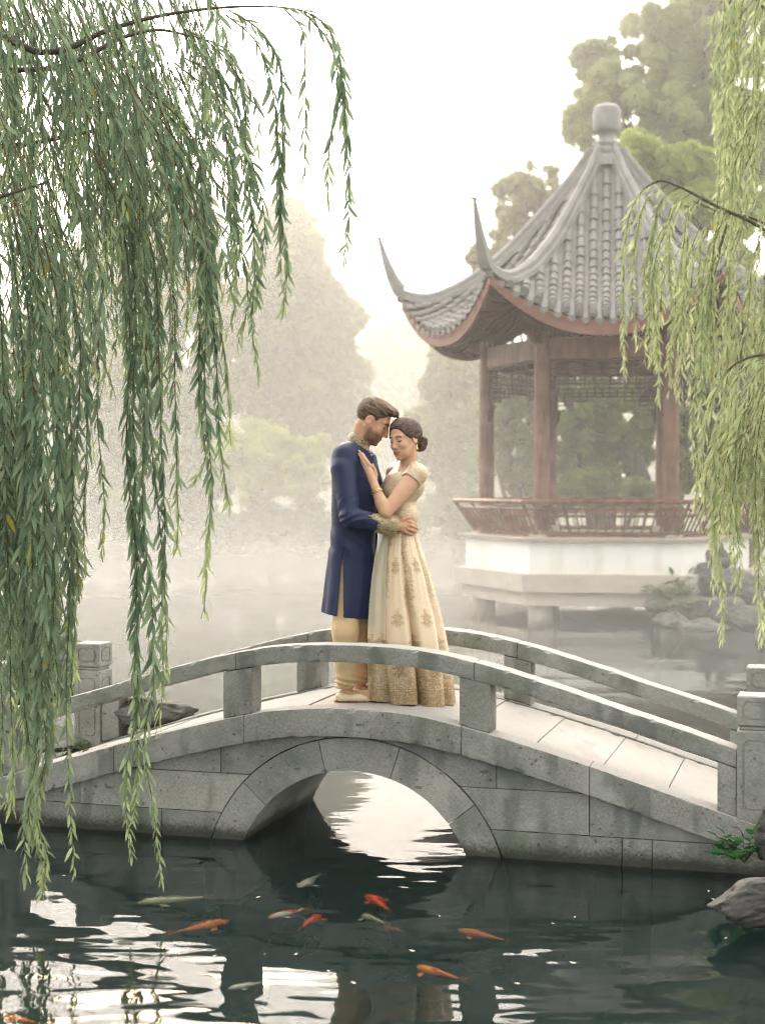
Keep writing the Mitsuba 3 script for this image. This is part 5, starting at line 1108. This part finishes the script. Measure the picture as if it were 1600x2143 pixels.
# gown: panels that fall in round folds with sharp valleys
nth, nz = 420, 90
zt, TH = np.linspace(0, 1, nz), np.linspace(0, 2 * np.pi, nth)
top_z = C(0, 1112)[2]; hem = C(860, 1478, -.12)[2]
wpx, cxp, hw = [1112, 1130, 1170, 1230, 1290, 1340, 1390, 1440, 1480], [837, 837, 838, 842, 847, 850, 854, 857, 859], [35, 39, 52, 66, 78, 86, 91, 94, 96]
ypx = 1112 + zt * (1480 - 1112); cxs = np.array([C(x, 1200)[0] for x in np.interp(ypx, wpx, cxp)]); hws = np.interp(ypx, wpx, hw) * YC / FOC
fold_a = np.radians([-82, -38, -128, -8, -168, 28, 62, 100, 140, 172]); fold_d = [.36, .15, .18, .14, .15, .12, .14, .12, .14, .12]; fold_w = [.085, .15, .15, .20, .2, .25, .3, .3, .3, .25]
G = np.zeros((nz, nth, 3)); UV = np.zeros((nz, nth, 2))
for i, t in enumerate(zt):
    r = np.ones(nth)
    for a0, d0, w0 in zip(fold_a, fold_d, fold_w):
        a = (TH - a0 - .10 * np.sin(3 * t + a0) + np.pi) % (2 * np.pi) - np.pi
        r -= d0 * np.exp(-np.abs(a / w0) ** 1.25) * t ** .8 * 1.25; r += .035 * np.exp(-((np.abs(a) - w0 * 1.6) / w0) ** 2) * t
    r += .012 * np.sin(TH * 17 + 5 * t) * (1 - t) * t * 2 + .006 * np.sin(TH * 31 + 2) * (1 - t)
    R = hws[i]; x = cxs[i] + R * 1.02 * r * np.cos(TH); y = YC - .015 + R * (.95 + .12 * (1 - t)) * r * np.sin(TH)
    z = top_z + (hem - top_z) * t + .030 * t ** 6 * (1 - r) * 3
    G[i] = np.stack([x, y, np.full(nth, z) if np.ndim(z) == 0 else z], -1); UV[i, :, 0] = TH / (2 * np.pi) * 8 + .27; UV[i, :, 1] = (1 - t) * (top_z - hem)
dk = np.array([DK(p) for p in G[-1]]); G[..., 2] += (zt[:, None] ** 4) * (dk[None] + .006 + .004 * np.sin(7 * TH)[None] - G[-1, :, 2][None])
v, f = grid_mesh(G); obj('gown_skirt', (v, f[:, ::-1]), 'gown_silk', wom, True, uv=UV.reshape(-1, 2))
inn = np.stack([G[-1], G[-1] * [1, 1, 0] + np.array([cxs[-1], YC - .015, 0]) * 0 + np.c_[np.zeros((nth, 2)), G[-1, :, 2] + .004]], 0); inn[1, :, :2] = inn[1, :, :2] * .94 + np.array([cxs[-1], YC - .015]) * .06
v, f = grid_mesh(inn); obj('hem_lining', (v, f), 'tan_cloth', wom + '__gown_skirt', True)
# sheer scarf hanging between them
sc0 = [(806, 1105, -.125), (800, 1140, -.17), (793, 1200, -.21), (790, 1260, -.235), (788, 1310, -.25), (787, 1338, -.255)]; wd = [9, 11, 14, 17, 18, 18]
S_ = spline([C(*p) for p in sc0], 40); W2 = np.interp(np.linspace(0, 1, 40), np.linspace(0, 1, 6), wd) * YC / FOC
u = np.linspace(-1, 1, 25); G2 = S_[:, None] + np.stack([u[None] * W2[:, None], -.012 * np.cos(u * 5.5 + 1)[None] * np.linspace(.4, 1, 40)[:, None] + .02 * u[None], .006 * np.sin(u * 4)[None] * np.ones((40, 1))], -1)
scf = obj('scarf', grid_mesh(G2[:36]), 'sheer', wom, True); obj('scarf_border', grid_mesh(G2[35:] + [0, -.001, 0]), 'gold_bodice', scf, True)
# jewellery
fw = unit(W_['le'] - W_['lw']); bc = W_['lw'] + fw * .020; b1 = unit(np.cross(fw, (0, 1, 0))); b2 = np.cross(fw, b1); a = np.linspace(0, 2 * np.pi, 33)
for k in (0, .010): obj('bangle', tube(bc + fw * k + (np.cos(a)[:, None] * b1 + np.sin(a)[:, None] * b2) * (.0335 + .2 * k), .0032, 6, False), 'gold', wom, True)
eb = WO + WR @ (np.array([-.004, .088, -.042]) * WS); obj('earring', cat([lathe([(0, .0), (.006, -.004), (.003, -.012), (.007, -.022), (.0085, -.032), (.003, -.036), (.005, -.044), (0, -.050)], 10, eb)]), 'gold', wom, True)
nkp = onto(woman_body, spline([C(872, 978, -.03), C(864, 978, -.075), C(852, 984, -.10), C(842, 990, -.105), C(834, 994, -.08)], 24), (-.1, -1, .25), .05); obj('necklace', tube(nkp, .0028, 6), 'gold', wom, True)
# ---- koi below the surface and drifting bits ------------------------------------------------------------------
def under(px, py, depth):
    """the point `depth` below the surface that is seen, refracted, at a pixel"""
    a = at(px, py, 1.0) - [0, 0, EYE]; k = -EYE / a[2]; hit = np.array([0, 0, EYE]) + a * k
    h_ = a / np.linalg.norm(a); s = np.hypot(h_[0], h_[1]) / 1.333; t = s / math.sqrt(1 - s * s); d = a[:2] / np.hypot(*a[:2])
    return np.array([*(hit[:2] + d * t * depth), -depth])
def koi_mesh(L, bend):
    """a carp along +x: body, tail, fins"""
    n, m = 22, 12; u = np.linspace(0, 1, n); rw = L * .125 * np.interp(u, [0, .05, .18, .38, .62, .85, 1], [.12, .52, .88, 1, .72, .30, .20]); rh = L * .14 * np.interp(u, [0, .05, .18, .38, .62, .85, 1], [.12, .46, .85, 1, .75, .36, .26])
    x = L * (.42 - .80 * u); yo = bend * L * .5 * np.sin((u - .25) * 2.6) * np.clip(u - .1, 0, 1); an = np.linspace(0, 2 * np.pi, m, endpoint=False)
    G = np.stack([np.repeat(x[:, None], m, 1), yo[:, None] + rw[:, None] * np.cos(an), rh[:, None] * np.sin(an)], -1); v, f = grid_mesh(G, True)
    body = (np.vstack([v, [[L * .43, 0, 0]]]), np.vstack([f, [[i, (i + 1) % m, len(v)] for i in range(m)]]))
    def fin(p):
        p = np.array(p) * L; k = len(p); i = np.arange(k)
        ff = [(0, a, a + 1) for a in range(1, k - 1)] + [(k, k + a + 1, k + a) for a in range(1, k - 1)] + [(a, k + a, k + (a + 1) % k) for a in i] + [(a, k + (a + 1) % k, (a + 1) % k) for a in i]
        return np.vstack([p, p + [0, .006 * L, .004 * L]]), np.array(ff)
    ye = yo[-1] / L
    tail = fin([(-.37, ye, .0), (-.46, ye + bend * .12, .10), (-.56, ye + bend * .2, .15), (-.49, ye + bend * .14, .0), (-.56, ye + bend * .2, -.13), (-.46, ye + bend * .12, -.09)])
    dors = fin([(.14, .0, .10), (.04, bend * .02, .19), (-.16, bend * .1, .12), (-.18, bend * .1, .07)])
    pecs = [fin([(.20, s * .08, -.04), (.16, s * .20, -.07), (.06, s * .22, -.08), (.13, s * .08, -.05)]) for s in (-1, 1)]
    return body, tail, dors, pecs
mat('koi_orange', lambda p, n, uv: mix(mi.Color3f(.62, .12, .02), mi.Color3f(.70, .24, .05), noise(p.x * 26, p.y * 26, p.z * 26)), .4, .5)
mat('koi_red', (.68, .07, .02), .4, .5); mat('koi_white', (.60, .58, .48), .4, .5); mat('koi_pale', (.50, .48, .28), .4, .5)
mat('koi_spot', lambda p, n, uv: mix(mi.Color3f(.62, .56, .46), mi.Color3f(.60, .14, .05), smoothstep(.46, .54, noise(p.x * 16, p.y * 16, p.z * 16))), .4, .5)
KOI = [((440, 1873), (272, 1893), 0.169, 'koi_pale', .2, 'long pale yellow koi swimming left, farthest left below the bridge'), ((345, 1950), (492, 1926), 0.169, 'koi_orange', -.2, 'long orange koi swimming right below the left half of the bridge'),
       ((632, 1897), (556, 1926), 0.169, 'koi_spot', .3, 'whitish koi with a blush back between the orange ones'), ((664, 1945), (660, 1912), 0.186, 'koi_red', .6, 'short red koi seen head-on under the arch'),
       ((790, 1940), (758, 1912), 0.203, 'koi_pale', -.5, 'small yellowish koi curled under the arch'), ((838, 1905), (760, 1870), 0.151, 'koi_red', .3, 'red koi swimming left below the bright arch reflection'),
       ((682, 1830), (618, 1860), 0.186, 'koi_white', -.2, 'white koi highest in the picture in the shadow of the arch'), ((1075, 1968), (945, 1945), 0.203, 'koi_orange', .2, 'slender faint orange koi right of the arch shadow'),
       ((955, 2058), (866, 2018), 0.135, 'koi_orange', -.3, 'bright orange koi farthest right near the bottom'), ((548, 2050), (472, 2072), 0.151, 'koi_white', .3, 'white koi beside the square bright reflection at the bottom'),
       ((85, 2136), (2, 2128), 0.101, 'koi_orange', .2, 'orange koi cut by the bottom left corner'), ((860, 1952), (792, 1936), 0.338, 'koi_orange', .2, 'dim brownish-orange koi deepest under the arch')]
for (tx, ty), (hx, hy), dep, m, bend, lab in KOI:
    a, b = under(tx, ty, dep), under(hx, hy, dep); L = np.linalg.norm(a - b) * .98; L = max(L, .20); d = unit(b - a); s = np.array([-d[1], d[0], 0])
    M = np.stack([d, s, [0, 0, 1]], 1); c = (a + b) / 2
    body, tail, dors, pecs = koi_mesh(L, bend); k = thing('koi', lab, 'koi')
    put = lambda q: (np.asarray(q[0]) @ M.T + c, q[1])
    scene[k] = mikit.ply(put(body), 'material_' + m, True)
    obj('tail', put(tail), m, k); obj('dorsal_fin', put(dors), m, k)
    for q in pecs: obj('side_fin', put(q), m, k)
frg = np.random.default_rng(12)
NEARK = ['long pale yellow koi', 'long orange koi', 'whitish koi with a blush back', 'short red head-on koi', 'small yellowish koi', 'red koi under the arch', 'white koi in the arch shadow', 'slender faint orange koi', 'bright orange koi near the bottom', 'white koi near the bottom', 'orange koi in the corner', 'dim deepest koi']
spots = [(370, 1975), (445, 2003), (615, 2000), (535, 1880), (868, 1993), (920, 1920), (1200, 1922), (1482, 1868), (1496, 1884), (1515, 1966), (1088, 2061), (1205, 2018), (1160, 1935), (745, 2060), (130, 1835), (1540, 1915), (240, 2010), (690, 2035)]
mat('petal', (.62, .58, .45), .6, .3)
for i, (px, py) in enumerate(spots):
    h = under(px, py, 0.0); L = frg.uniform(.016, .032); yaw = frg.uniform(0, 3.1); R = np.array([[math.cos(yaw), -math.sin(yaw), 0], [math.sin(yaw), math.cos(yaw), 0], [0, 0, 1]])
    k = obj('fallen_leaf', (((LEAFV * [1, 2.2, -.5]) * L) @ R.T + h + [0, 0, .004], LEAFF), 'petal', None, True)
    q = min(range(len(KOI)), key=lambda j: math.hypot(KOI[j][0][0] + KOI[j][1][0] - 2 * px, KOI[j][0][1] + KOI[j][1][1] - 2 * py)); dx, dy = px - (KOI[q][0][0] + KOI[q][1][0]) / 2, py - (KOI[q][0][1] + KOI[q][1][1]) / 2
    side = ('far ' if max(abs(dx), abs(dy)) > 170 else '') + (('right of' if dx > 0 else 'left of') if abs(dx) > abs(dy) else ('below' if dy > 0 else 'above'))
    tag(k, f'tiny pale fallen leaf on the water {side} the {NEARK[q]}', 'leaf', 'fallen leaves on the water')
